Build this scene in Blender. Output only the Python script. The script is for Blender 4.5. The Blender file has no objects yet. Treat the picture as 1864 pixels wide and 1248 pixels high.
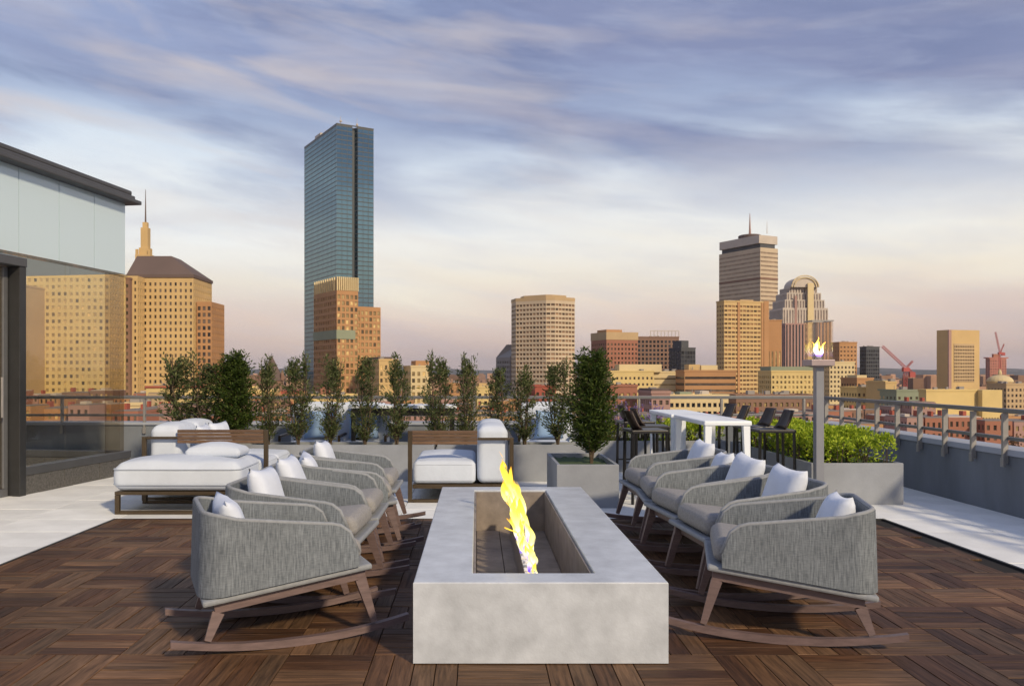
import bpy, bmesh, math, random
from mathutils import Vector, Matrix, Euler
S = bpy.context.scene
COL = S.collection
R = math.radians

# ------------------------------------------------------------------ camera, sky, sun, exposure
EYE = 1.40                      # eye height above the terrace (m)
FPX = 1500.0                    # focal length in photo pixels (photo 1864 wide)
CX, CY = 868.0, 678.0           # where level straight-ahead falls in the photo
cam = bpy.data.cameras.new('camera'); cam_o = bpy.data.objects.new('camera', cam); COL.objects.link(cam_o)
cam_o.location = (0, 0, EYE); cam_o.rotation_euler = (R(90), 0, 0)
cam.sensor_width = 36.0; cam.lens = 36.0 * FPX / 1864.0
cam.shift_x = (932.0 - CX) / 1864.0
cam.shift_y = (CY - 624.0) / 1864.0
cam.clip_start = 0.05; cam.clip_end = 40000
S.camera = cam_o
S.view_settings.view_transform = 'Standard'; S.view_settings.look = 'None'
S.view_settings.gamma = 1.0; S.view_settings.exposure = 0.0
S.view_settings.use_curve_mapping = False

SUN_EL, SUN_AZ = R(31), R(146)   # azimuth clockwise from +Y: behind the camera, to the right
sun = bpy.data.lights.new('sun', 'SUN'); sun.energy = 3.7; sun.angle = R(4.0); sun.color = (1.0, 0.81, 0.55)
sun_o = bpy.data.objects.new('sun', sun); COL.objects.link(sun_o)
sdir = Vector((math.sin(SUN_AZ) * math.cos(SUN_EL), math.cos(SUN_AZ) * math.cos(SUN_EL), math.sin(SUN_EL)))
sun_o.rotation_euler = sdir.to_track_quat('Z', 'Y').to_euler()

def lin(*c):
    if len(c) == 1: c = c[0]
    o = []
    for v in c:
        v = v / 255.0
        o.append(v / 12.92 if v <= 0.04045 else ((v + 0.055) / 1.055) ** 2.4)
    return (*o, 1.0)

W = bpy.data.worlds.new('World'); S.world = W; W.use_nodes = True
nt = W.node_tree; nt.nodes.clear()
def N(t, **kw):
    n = nt.nodes.new(t)
    for k, v in kw.items(): setattr(n, k, v)
    return n
def L(a, b): nt.links.new(a, b)
def math_(op, a, b=None, c=None, clamp=False):
    n = N('ShaderNodeMath', operation=op, use_clamp=clamp)
    for i, v in enumerate((a, b, c)):
        if v is None: continue
        if isinstance(v, (int, float)): n.inputs[i].default_value = v
        else: L(v, n.inputs[i])
    return n.outputs[0]
def ramp(f, stops, interp='LINEAR'):
    n = N('ShaderNodeValToRGB'); n.color_ramp.interpolation = interp
    e = n.color_ramp.elements
    while len(e) > 1: e.remove(e[-1])
    e[0].position, e[0].color = stops[0]
    for p, c in stops[1:]:
        x = e.new(p); x.color = c
    L(f, n.inputs[0]); return n.outputs[0]
def mix(f, a, b, blend='MIX'):
    n = N('ShaderNodeMix', data_type='RGBA', blend_type=blend)
    for s, v in ((0, f), (6, a), (7, b)):
        if isinstance(v, (int, float)): n.inputs[s].default_value = v
        elif isinstance(v, tuple): n.inputs[s].default_value = v
        else: L(v, n.inputs[s])
    return n.outputs[2]
tc = N('ShaderNodeTexCoord'); sp = N('ShaderNodeSeparateXYZ'); L(tc.outputs['Generated'], sp.inputs[0])
el = math_('ARCSINE', sp.outputs[2])                                  # elevation (rad)
az = math_('ARCTAN2', sp.outputs[0], sp.outputs[1])                   # azimuth from +Y
def vec(x, y, z):
    n = N('ShaderNodeCombineXYZ')
    for i, v in enumerate((x, y, z)):
        if isinstance(v, (int, float)): n.inputs[i].default_value = v
        else: L(v, n.inputs[i])
    return n.outputs[0]
def noise(v, scale, detail=5, rough=0.55, dist=0.0):
    n = N('ShaderNodeTexNoise'); n.inputs['Scale'].default_value = scale
    n.inputs['Detail'].default_value = detail; n.inputs['Roughness'].default_value = rough
    n.inputs['Distortion'].default_value = dist
    L(v, n.inputs['Vector']); return n.outputs[0]
# layers of cloud seen edge-on: long in azimuth, thin in elevation, sinking to the right
elt = math_('ADD', el, math_('MULTIPLY', math_('SINE', az), 0.13))
v1 = vec(math_('MULTIPLY', math_('SINE', az), 1.0), math_('MULTIPLY', math_('COSINE', az), 1.0), math_('MULTIPLY', elt, 5.0))
v2 = vec(math_('MULTIPLY', math_('SINE', az), 1.7), math_('MULTIPLY', math_('COSINE', az), 1.7), math_('MULTIPLY', elt, 9.0))
nA = noise(v1, 1.9, 5, 0.5, 0.4)
nB = noise(v2, 2.0, 5, 0.5, 0.5)
nC = noise(v2, 5.0, 7, 0.6, 0.3)
elw = math_('ADD', el, math_('MULTIPLY', math_('SUBTRACT', nA, 0.5), 0.14))
base = ramp(math_('DIVIDE', elw, 0.5, clamp=True), [
    (0.00, lin(196, 176, 172)), (0.05, lin(218, 192, 182)), (0.13, lin(240, 216, 200)), (0.22, lin(255, 244, 224)),
    (0.36, lin(255, 255, 250)), (0.47, lin(228, 238, 248)), (0.58, lin(176, 192, 220)), (0.72, lin(156, 169, 205)),
    (0.85, lin(160, 174, 210)), (1.0, lin(146, 163, 202))])
sky_n = N('ShaderNodeTexSky', sky_type='NISHITA'); sky_n.sun_disc = False
sky_n.sun_elevation = SUN_EL; sky_n.sun_rotation = SUN_AZ
nish = mix(1.0, sky_n.outputs[0], (0.10, 0.10, 0.10, 1), 'MULTIPLY')
col = mix(0.90, nish, base)
saz = math_('SINE', az)
hi = math_('MULTIPLY_ADD', el, 8.0, -1.25, clamp=True)                # cloud deck above ~9 deg
nD = noise(v1, 3.0, 6, 0.55, 0.3)
deckm = math_('ADD', nA, math_('MULTIPLY_ADD', saz, 0.16, math_('MULTIPLY', math_('SUBTRACT', nD, 0.5), 0.35)))
band = math_('MULTIPLY', ramp(deckm, [(0.37, (0, 0, 0, 1)), (0.58, (1, 1, 1, 1))]), hi)
col = mix(math_('MULTIPLY', band, 0.88), col, lin(134, 144, 180))
dark = math_('MULTIPLY', ramp(nD, [(0.48, (0, 0, 0, 1)), (0.66, (1, 1, 1, 1))]), hi)
col = mix(math_('MULTIPLY', dark, 0.45), col, lin(112, 127, 166))
wisp = math_('MULTIPLY', ramp(nB, [(0.48, (0, 0, 0, 1)), (0.68, (1, 1, 1, 1))]), math_('MULTIPLY_ADD', el, 4.0, 0.0, clamp=True))
wisp = math_('MULTIPLY', wisp, math_('MULTIPLY_ADD', saz, -0.9, 0.75, clamp=True))
col = mix(math_('MULTIPLY', wisp, 0.62), col, lin(216, 206, 204))
fine = ramp(nC, [(0.48, (0, 0, 0, 1)), (0.72, (1, 1, 1, 1))])
col = mix(math_('MULTIPLY', fine, 0.20), col, lin(198, 206, 226))
low = math_('MULTIPLY', ramp(nB, [(0.42, (1, 1, 1, 1)), (0.56, (0, 0, 0, 1))]), math_('SUBTRACT', 1.0, math_('MULTIPLY', el, 4.5, clamp=True)))
col = mix(math_('MULTIPLY', low, 0.26), col, lin(178, 176, 194))
bg = N('ShaderNodeBackground'); L(col, bg.inputs[0]); bg.inputs[1].default_value = 1.0
wo = N('ShaderNodeOutputWorld'); L(bg.outputs[0], wo.inputs[0])

# ------------------------------------------------------------------ helpers
MATS = {}
def mat(name, c, rough=0.6, var=0.12, scale=6.0, bump=0.0, bscale=40.0, metal=0.0, spec=0.5, stretch=(1, 1, 1), rnd=0.0, isl=0.0, c2=None, detail=4):
    """principled surface with procedural colour drift, optional bump, per-object / per-island variation"""
    if name in MATS: return MATS[name]
    m = bpy.data.materials.new(name); m.use_nodes = True; t = m.node_tree
    b = t.nodes['Principled BSDF']; b.inputs['Roughness'].default_value = rough
    b.inputs['Metallic'].default_value = metal; b.inputs['Specular IOR Level'].default_value = spec
    co = t.nodes.new('ShaderNodeTexCoord'); mp = t.nodes.new('ShaderNodeMapping'); mp.inputs['Scale'].default_value = stretch
    t.links.new(co.outputs['Object'], mp.inputs[0])
    n = t.nodes.new('ShaderNodeTexNoise'); n.inputs['Scale'].default_value = scale; n.inputs['Detail'].default_value = detail
    n.inputs['Roughness'].default_value = 0.6; t.links.new(mp.outputs[0], n.inputs['Vector'])
    cr = t.nodes.new('ShaderNodeValToRGB')
    lo = [max(0, x * (1 - var)) for x in c[:3]]; hi_ = [min(1, x * (1 + var)) for x in (c2 or c)[:3]]
    cr.color_ramp.elements[0].position = 0.3; cr.color_ramp.elements[0].color = (*lo, 1)
    cr.color_ramp.elements[1].position = 0.7; cr.color_ramp.elements[1].color = (*hi_, 1)
    t.links.new(n.outputs[0], cr.inputs[0]); out = cr.outputs[0]
    if rnd or isl:
        val = None
        if rnd:
            oi = t.nodes.new('ShaderNodeObjectInfo'); val = oi.outputs['Random']; amt = rnd
        if isl:
            g = t.nodes.new('ShaderNodeNewGeometry'); amt = isl
            if val is None: val = g.outputs['Random Per Island']
            else:
                ad = t.nodes.new('ShaderNodeMath'); ad.operation = 'ADD'; t.links.new(val, ad.inputs[0]); t.links.new(g.outputs['Random Per Island'], ad.inputs[1])
                fr = t.nodes.new('ShaderNodeMath'); fr.operation = 'FRACT'; t.links.new(ad.outputs[0], fr.inputs[0]); val = fr.outputs[0]
        mr = t.nodes.new('ShaderNodeMapRange'); mr.inputs['To Min'].default_value = 1 - amt; mr.inputs['To Max'].default_value = 1 + amt
        t.links.new(val, mr.inputs[0])
        mx = t.nodes.new('ShaderNodeMix'); mx.data_type = 'RGBA'; mx.blend_type = 'MULTIPLY'; mx.inputs[0].default_value = 1
        t.links.new(out, mx.inputs[6]); t.links.new(mr.outputs[0], mx.inputs[7]); out = mx.outputs[2]
    t.links.new(out, b.inputs['Base Color'])
    if bump:
        n2 = t.nodes.new('ShaderNodeTexNoise'); n2.inputs['Scale'].default_value = bscale; n2.inputs['Detail'].default_value = 3
        t.links.new(mp.outputs[0], n2.inputs['Vector'])
        bp = t.nodes.new('ShaderNodeBump'); bp.inputs['Strength'].default_value = bump; bp.inputs['Distance'].default_value = 0.01
        t.links.new(n2.outputs[0], bp.inputs['Height']); t.links.new(bp.outputs[0], b.inputs['Normal'])
    MATS[name] = m; return m

class MB:
    def __init__(s): s.v = []; s.f = []; s.uv = {}
    def add(s, vs, fs):
        o = len(s.v); s.v += [tuple(v) for v in vs]; s.f += [tuple(i + o for i in f) for f in fs]
    def quad(s, a, b, c, d): s.add((a, b, c, d), ((0, 1, 2, 3),))
    def box(s, x0, x1, y0, y1, z0, z1, M=None):
        vs = [Vector((x, y, z)) for x in (x0, x1) for y in (y0, y1) for z in (z0, z1)]
        if M is not None: vs = [M @ v for v in vs]
        s.add(vs, ((0, 1, 3, 2), (4, 6, 7, 5), (0, 4, 5, 1), (2, 3, 7, 6), (0, 2, 6, 4), (1, 5, 7, 3)))
    def bbox(s, x0, x1, y0, y1, z0, z1, r=0.006, M=None):
        """box with chamfered edges"""
        bm = bmesh.new(); bmesh.ops.create_cube(bm, size=1)
        for v in bm.verts:
            v.co = Vector(((x0 + x1) / 2 + v.co.x * (x1 - x0), (y0 + y1) / 2 + v.co.y * (y1 - y0), (z0 + z1) / 2 + v.co.z * (z1 - z0)))
        bmesh.ops.bevel(bm, geom=list(bm.edges), offset=r, segments=2, affect='EDGES', profile=0.5)
        bm.verts.index_update()
        vs = [v.co.copy() for v in bm.verts]
        if M is not None: vs = [M @ v for v in vs]
        s.add(vs, [tuple(v.index for v in f.verts) for f in bm.faces]); bm.free()
    def bar(s, p, q, w, h, up=(0, 0, 1), w2=None, h2=None):
        p, q = Vector(p), Vector(q); d = (q - p).normalized(); u = Vector(up)
        sd = d.cross(u)
        if sd.length < 1e-4: sd = d.cross(Vector((0, 1, 0)))
        sd.normalize(); u = sd.cross(d)
        w2 = w if w2 is None else w2; h2 = h if h2 is None else h2
        vs = []
        for c, a, b in ((p, w, h), (q, w2, h2)):
            vs += [c + sd * a / 2 + u * b / 2, c - sd * a / 2 + u * b / 2, c - sd * a / 2 - u * b / 2, c + sd * a / 2 - u * b / 2]
        s.add(vs, ((0, 1, 2, 3), (7, 6, 5, 4), (0, 4, 5, 1), (1, 5, 6, 2), (2, 6, 7, 3), (3, 7, 4, 0)))
    def tube(s, pts, r, n=8, closed=False, r2=None):
        pts = [Vector(p) for p in pts]; k = len(pts); vs = []; fs = []
        for i, p in enumerate(pts):
            a = pts[max(0, i - 1)] if not closed else pts[i - 1]; b = pts[min(k - 1, i + 1)] if not closed else pts[(i + 1) % k]
            d = (b - a).normalized(); u = Vector((0, 0, 1)) if abs(d.z) < 0.95 else Vector((1, 0, 0))
            sd = d.cross(u).normalized(); u = sd.cross(d)
            rr = r if r2 is None else r + (r2 - r) * i / max(1, k - 1)
            vs += [p + sd * math.cos(2 * math.pi * j / n) * rr + u * math.sin(2 * math.pi * j / n) * rr for j in range(n)]
        m = k if closed else k - 1
        for i in range(m):
            for j in range(n):
                a = i * n + j; b = i * n + (j + 1) % n; c = ((i + 1) % k) * n + (j + 1) % n; d = ((i + 1) % k) * n + j
                fs.append((a, d, c, b))
        if not closed: fs.append(tuple(range(n))); fs.append(tuple(reversed(range((k - 1) * n, k * n))))
        s.add(vs, fs)
    def lathe(s, prof, n=16, c=(0, 0)):
        vs = []; fs = []
        for r, z in prof:
            vs += [(c[0] + r * math.cos(2 * math.pi * j / n), c[1] + r * math.sin(2 * math.pi * j / n), z) for j in range(n)]
        for i in range(len(prof) - 1):
            for j in range(n):
                fs.append((i * n + j, i * n + (j + 1) % n, (i + 1) * n + (j + 1) % n, (i + 1) * n + j))
        fs.append(tuple(reversed(range(n)))); fs.append(tuple(range((len(prof) - 1) * n, len(prof) * n)))
        s.add(vs, fs)
    def cushion(s, c, half, r, crown=0.0, M=None, n=6, sag=None):
        """soft rounded box; the top swells by crown"""
        hx, hy, hz = half
        def ts(h):
            e = min(0.9, r / h); inner = [-1 + e + (2 - 2 * e) * i / n for i in range(n + 1)]
            edge = [-1 + e * k / 4 for k in range(4)]
            return edge + inner + [-x for x in reversed(edge)]
        tx, ty, tz = ts(hx), ts(hy), ts(hz)
        idx = {}; vs = []; fs = []
        def V(x, y, z):
            k = (round(x, 5), round(y, 5), round(z, 5))
            if k in idx: return idx[k]
            q = Vector((x * hx, y * hy, z * hz)); cl = Vector((max(-hx + r, min(hx - r, q.x)), max(-hy + r, min(hy - r, q.y)), max(-hz + r, min(hz - r, q.z))))
            d = q - cl
            if d.length > 1e-7: q = cl + d.normalized() * r
            if crown and q.z > 0: q.z += crown * (1 - abs(x) ** 2.4) * (1 - abs(y) ** 2.4) * min(1, q.z / hz)
            if sag: q.z += sag(x, y) * (0.5 + 0.5 * z)
            q.x *= 1 + 0.02 * (1 - z * z) * 1; q.y *= 1 + 0.02 * (1 - z * z)
            q += Vector(c)
            vs.append(M @ q if M is not None else q); idx[k] = len(vs) - 1; return idx[k]
        def grid(A, B, fn, flip):
            for i in range(len(A) - 1):
                for j in range(len(B) - 1):
                    f = [fn(A[i], B[j]), fn(A[i + 1], B[j]), fn(A[i + 1], B[j + 1]), fn(A[i], B[j + 1])]
                    f = tuple(reversed(f)) if flip else tuple(f)
                    if len(set(f)) >= 3: fs.append(f)
        grid(tx, ty, lambda a, b: V(a, b, 1), False); grid(tx, ty, lambda a, b: V(a, b, -1), True)
        grid(tx, tz, lambda a, b: V(a, -1, b), False); grid(tx, tz, lambda a, b: V(a, 1, b), True)
        grid(ty, tz, lambda a, b: V(1, a, b), False); grid(ty, tz, lambda a, b: V(-1, a, b), True)
        s.add(vs, fs)
    def mesh(s, name, m, smooth=False):
        me = bpy.data.meshes.new(name); me.from_pydata(s.v, [], s.f); me.update()
        if m is not None: me.materials.append(m)
        if smooth: me.polygons.foreach_set('use_smooth', [True] * len(me.polygons))
        return me
    def build(s, name, m, parent=None, smooth=False, loc=None, rot=None, kind=None):
        o = bpy.data.objects.new(name, s.mesh(name, m, smooth)); COL.objects.link(o)
        if smooth == 'auto':
            for e in o.data.edges: pass
        if parent is not None: o.parent = parent
        if loc is not None: o.location = loc
        if rot is not None: o.rotation_euler = rot
        if kind: o['kind'] = kind
        return o

def sharp(o, deg=35):
    """smooth shading that keeps real corners"""
    me = o.data; me.polygons.foreach_set('use_smooth', [True] * len(me.polygons))
    bm = bmesh.new(); bm.from_mesh(me)
    for e in bm.edges:
        if len(e.link_faces) == 2 and e.calc_face_angle(0) > R(deg): e.smooth = False
    bm.to_mesh(me); bm.free(); return o

def tag(o, label=None, cat=None, group=None, kind=None):
    if label: o['label'] = label
    if cat: o['category'] = cat
    if group: o['group'] = group
    if kind: o['kind'] = kind
    return o
def thing(name, label, cat, loc=(0, 0, 0), rz=0.0, group=None):
    o = bpy.data.objects.new(name, None); o.empty_display_size = 0.2; COL.objects.link(o)
    o.location = loc; o.rotation_euler = (0, 0, rz)
    return tag(o, label, cat, group)
def copy_tree(o, parent=None):
    c = o.copy(); COL.objects.link(c)
    if parent is not None: c.parent = parent
    for ch in list(o.children): copy_tree(ch, c)
    return c
def px(x, Y): return (x - CX) / FPX * Y          # photo column at depth Y -> world X
def pz(y, Y): return EYE + (CY - y) / FPX * Y    # photo row at depth Y -> world Z

# ------------------------------------------------------------------ materials
M_pave = mat('pale_stone', (0.74, 0.76, 0.76), 0.7, 0.12, 2.2, 0.2, 60, rnd=0.07, detail=10)
M_slab = mat('slab_joint', (0.30, 0.30, 0.28), 0.9, 0.1)
M_deckbase = mat('deck_base', (0.012, 0.009, 0.007), 0.9, 0.2)
M_conc = mat('concrete', (0.50, 0.54, 0.60), 0.32, 0.17, 7, 0.09, 90, detail=14)
M_pitin = mat('fire_bowl_stone', (0.235, 0.20, 0.175), 0.6, 0.25, 7, 0.1, 30)
M_steel = mat('burner_steel', (0.45, 0.44, 0.43), 0.35, 0.1, metal=1.0)
M_slot = mat('burner_slot', (0.8, 0.8, 0.8), 0.4, 0.05)
M_weave = None
M_wood = mat('rocker_wood', (0.15, 0.105, 0.103), 0.45, 0.22, 9, 0.1, 40, stretch=(1, 6, 6))
M_white = mat('white_cushion', (0.55, 0.61, 0.71), 0.9, 0.06, 3, 0.75, 5.5)
M_pillow = mat('white_pillow', (0.62, 0.68, 0.80), 0.9, 0.05, 4, 0.7, 8)
M_blue = mat('blue_cushion', (0.30, 0.45, 0.68), 0.9, 0.08, 4, 0.2, 9)
M_bronze = mat('bronze_frame', (0.085, 0.062, 0.038), 0.4, 0.15, 8, metal=0.5)
M_slat = mat('brown_slat', (0.13, 0.075, 0.042), 0.5, 0.25, 8, 0.1, 40, stretch=(1, 8, 8), rnd=0.2)
M_plant = mat('planter_grey', (0.26, 0.28, 0.315), 0.55, 0.14, 2.5, 0.12, 50, detail=10)
M_soil = mat('planter_moss', (0.05, 0.085, 0.03), 0.95, 0.4, 20, 0.6, 50)
M_bark = mat('bark', (0.085, 0.06, 0.04), 0.9, 0.3, 20, 0.4, 60)
M_par = mat('parapet_grey', (0.155, 0.175, 0.205), 0.7, 0.20, 1.8, 0.15, 40, stretch=(1, 1, 0.35), detail=10)
M_cope = mat('coping_grey', (0.33, 0.36, 0.42), 0.55, 0.06, 3)
M_rail = mat('rail_metal', (0.17, 0.175, 0.185), 0.45, 0.08, 8, metal=0.4)
M_railp = mat('rail_post_metal', (0.30, 0.29, 0.28), 0.45, 0.08, 8, metal=0.4)
M_dark = mat('dark_metal', (0.04, 0.041, 0.043), 0.4, 0.12, 6, metal=0.3)
M_eave = mat('eave_metal', (0.085, 0.088, 0.095), 0.45, 0.08, 5, metal=0.3)
M_granite = mat('dark_granite', (0.085, 0.082, 0.078), 0.5, 0.45, 40, 0.05, 60, rnd=0.15)
M_black = mat('black_stool', (0.014, 0.013, 0.013), 0.4, 0.15, 8)
M_bwood = mat('stool_wood', (0.035, 0.022, 0.017), 0.45, 0.2, 8)
M_tablew = mat('white_table', (0.80, 0.86, 0.93), 0.3, 0.02, 3)
M_postg = mat('torch_post', (0.25, 0.26, 0.29), 0.4, 0.06, 5, metal=0.3)
M_tcap = mat('torch_tray', (0.36, 0.29, 0.30), 0.45, 0.08, 5, metal=0.3)

def weave():
    m = bpy.data.materials.new('woven_rope'); m.use_nodes = True; t = m.node_tree; b = t.nodes['Principled BSDF']
    b.inputs['Roughness'].default_value = 0.85
    co = t.nodes.new('ShaderNodeTexCoord')
    def nz(scale, st, det=2):
        mp = t.nodes.new('ShaderNodeMapping'); mp.inputs['Scale'].default_value = st; t.links.new(co.outputs['UV'], mp.inputs[0])
        n = t.nodes.new('ShaderNodeTexNoise'); n.inputs['Scale'].default_value = scale; n.inputs['Detail'].default_value = det
        t.links.new(mp.outputs[0], n.inputs['Vector']); return n.outputs[0]
    a = nz(120, (1.0, 0.10, 1)); c = nz(120, (0.25, 1.3, 1)); d = nz(5, (1, 1, 1), 4)
    mul = t.nodes.new('ShaderNodeMath'); mul.operation = 'MULTIPLY_ADD'; mul.inputs[1].default_value = 0.70; t.links.new(a, mul.inputs[0])
    m2 = t.nodes.new('ShaderNodeMath'); m2.operation = 'MULTIPLY'; m2.inputs[1].default_value = 0.30; t.links.new(c, m2.inputs[0]); t.links.new(m2.outputs[0], mul.inputs[2])
    cr = t.nodes.new('ShaderNodeValToRGB'); t.links.new(mul.outputs[0], cr.inputs[0])
    e = cr.color_ramp.elements; e[0].position = 0.32; e[0].color = (0.105, 0.125, 0.150, 1); e[1].position = 0.68; e[1].color = (0.265, 0.30, 0.34, 1)
    mx = t.nodes.new('ShaderNodeMix'); mx.data_type = 'RGBA'; mx.blend_type = 'MULTIPLY'; mx.inputs[0].default_value = 0.35
    t.links.new(cr.outputs[0], mx.inputs[6]); t.links.new(d, mx.inputs[7]); t.links.new(mx.outputs[2], b.inputs['Base Color'])
    bp = t.nodes.new('ShaderNodeBump'); bp.inputs['Strength'].default_value = 0.5; bp.inputs['Distance'].default_value = 0.004
    t.links.new(mul.outputs[0], bp.inputs['Height']); t.links.new(bp.outputs[0], b.inputs['Normal'])
    return m
M_weave = weave()
M_seatf = mat('seat_fabric', (0.27, 0.265, 0.265), 0.9, 0.14, 60, 0.3, 120)
M_piping = mat('shell_piping', (0.25, 0.268, 0.295), 0.8, 0.12, 40)

def board_mat():
    m = bpy.data.materials.new('deck_board_wood'); m.use_nodes = True; t = m.node_tree; b = t.nodes['Principled BSDF']
    b.inputs['Specular IOR Level'].default_value = 0.3
    co = t.nodes.new('ShaderNodeTexCoord')
    oi = t.nodes.new('ShaderNodeObjectInfo'); g = t.nodes.new('ShaderNodeNewGeometry')
    ad = t.nodes.new('ShaderNodeMath'); ad.operation = 'ADD'; t.links.new(oi.outputs['Random'], ad.inputs[0]); t.links.new(g.outputs['Random Per Island'], ad.inputs[1])
    fr = t.nodes.new('ShaderNodeMath'); fr.operation = 'FRACT'; t.links.new(ad.outputs[0], fr.inputs[0])
    off = t.nodes.new('ShaderNodeVectorMath'); off.operation = 'SCALE'; off.inputs[0].default_value = (37.0, 91.0, 13.0); t.links.new(fr.outputs[0], off.inputs['Scale'])
    av = t.nodes.new('ShaderNodeVectorMath'); av.operation = 'ADD'; t.links.new(co.outputs['UV'], av.inputs[0]); t.links.new(off.outputs[0], av.inputs[1])
    mp = t.nodes.new('ShaderNodeMapping'); mp.inputs['Scale'].default_value = (3.0, 42.0, 1); t.links.new(av.outputs[0], mp.inputs[0])
    n = t.nodes.new('ShaderNodeTexNoise'); n.inputs['Scale'].default_value = 1.0; n.inputs['Detail'].default_value = 6; n.inputs['Roughness'].default_value = 0.65
    n.inputs['Distortion'].default_value = 0.8; t.links.new(mp.outputs[0], n.inputs['Vector'])
    cr = t.nodes.new('ShaderNodeValToRGB'); e = cr.color_ramp.elements
    e[0].position = 0.32; e[0].color = (0.046, 0.026, 0.014, 1); e[1].position = 0.72; e[1].color = (0.185, 0.108, 0.058, 1)
    t.links.new(n.outputs[0], cr.inputs[0])
    tint = t.nodes.new('ShaderNodeValToRGB'); e = tint.color_ramp.elements
    e[0].position = 0.0; e[0].color = (0.48, 0.40, 0.38, 1); e[1].position = 1.0; e[1].color = (1.55, 1.42, 1.30, 1)
    for p, c in ((0.25, (0.80, 0.62, 0.52, 1)), (0.5, (1.05, 0.92, 0.78, 1)), (0.75, (0.95, 0.95, 0.95, 1))):
        x = e.new(p); x.color = c
    t.links.new(fr.outputs[0], tint.inputs[0])
    mx = t.nodes.new('ShaderNodeMix'); mx.data_type = 'RGBA'; mx.blend_type = 'MULTIPLY'; mx.inputs[0].default_value = 1
    t.links.new(cr.outputs[0], mx.inputs[6]); t.links.new(tint.outputs[0], mx.inputs[7])
    gp = t.nodes.new('ShaderNodeNewGeometry'); dn = t.nodes.new('ShaderNodeTexNoise'); dn.inputs['Scale'].default_value = 0.9; dn.inputs['Detail'].default_value = 6; t.links.new(gp.outputs['Position'], dn.inputs['Vector'])
    dr_ = t.nodes.new('ShaderNodeMapRange'); dr_.inputs['From Min'].default_value = 0.35; dr_.inputs['From Max'].default_value = 0.65; dr_.inputs['To Min'].default_value = 0.68; dr_.inputs['To Max'].default_value = 1.2; t.links.new(dn.outputs[0], dr_.inputs[0])
    md = t.nodes.new('ShaderNodeMix'); md.data_type = 'RGBA'; md.blend_type = 'MULTIPLY'; md.inputs[0].default_value = 1; t.links.new(mx.outputs[2], md.inputs[6]); t.links.new(dr_.outputs[0], md.inputs[7])
    t.links.new(md.outputs[2], b.inputs['Base Color'])
    rr = t.nodes.new('ShaderNodeMapRange'); rr.inputs['To Min'].default_value = 0.75; rr.inputs['To Max'].default_value = 0.45; t.links.new(n.outputs[0], rr.inputs[0])
    t.links.new(rr.outputs[0], b.inputs['Roughness'])
    bp = t.nodes.new('ShaderNodeBump'); bp.inputs['Strength'].default_value = 0.35; bp.inputs['Distance'].default_value = 0.004
    t.links.new(n.outputs[0], bp.inputs['Height']); t.links.new(bp.outputs[0], b.inputs['Normal'])
    return m
M_board = board_mat()

def leaf_mat(name, c1, c2):
    m = bpy.data.materials.new(name); m.use_nodes = True; t = m.node_tree; b = t.nodes['Principled BSDF']
    b.inputs['Roughness'].default_value = 0.55; b.inputs['Specular IOR Level'].default_value = 0.25
    g = t.nodes.new('ShaderNodeNewGeometry'); cr = t.nodes.new('ShaderNodeValToRGB')
    cr.color_ramp.elements[0].color = (*c1, 1); cr.color_ramp.elements[1].color = (*c2, 1)
    t.links.new(g.outputs['Random Per Island'], cr.inputs[0]); t.links.new(cr.outputs[0], b.inputs['Base Color'])
    tr = t.nodes.new('ShaderNodeBsdfTranslucent'); t.links.new(cr.outputs[0], tr.inputs[0])
    ms = t.nodes.new('ShaderNodeMixShader'); ms.inputs[0].default_value = 0.25
    t.links.new(b.outputs[0], ms.inputs[1]); t.links.new(tr.outputs[0], ms.inputs[2])
    t.links.new(ms.outputs[0], t.nodes['Material Output'].inputs[0]); return m
M_leaf = leaf_mat('olive_leaf', (0.024, 0.050, 0.014), (0.16, 0.18, 0.07))
M_leafd = leaf_mat('dense_leaf', (0.022, 0.048, 0.008), (0.085, 0.12, 0.022))
M_hedge = leaf_mat('hedge_leaf', (0.20, 0.32, 0.014), (0.52, 0.60, 0.06))
M_lav = leaf_mat('lavender_flower', (0.16, 0.11, 0.30), (0.34, 0.26, 0.50))
M_street = leaf_mat('autumn_leaf', (0.05, 0.035, 0.015), (0.16, 0.08, 0.03))

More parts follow.
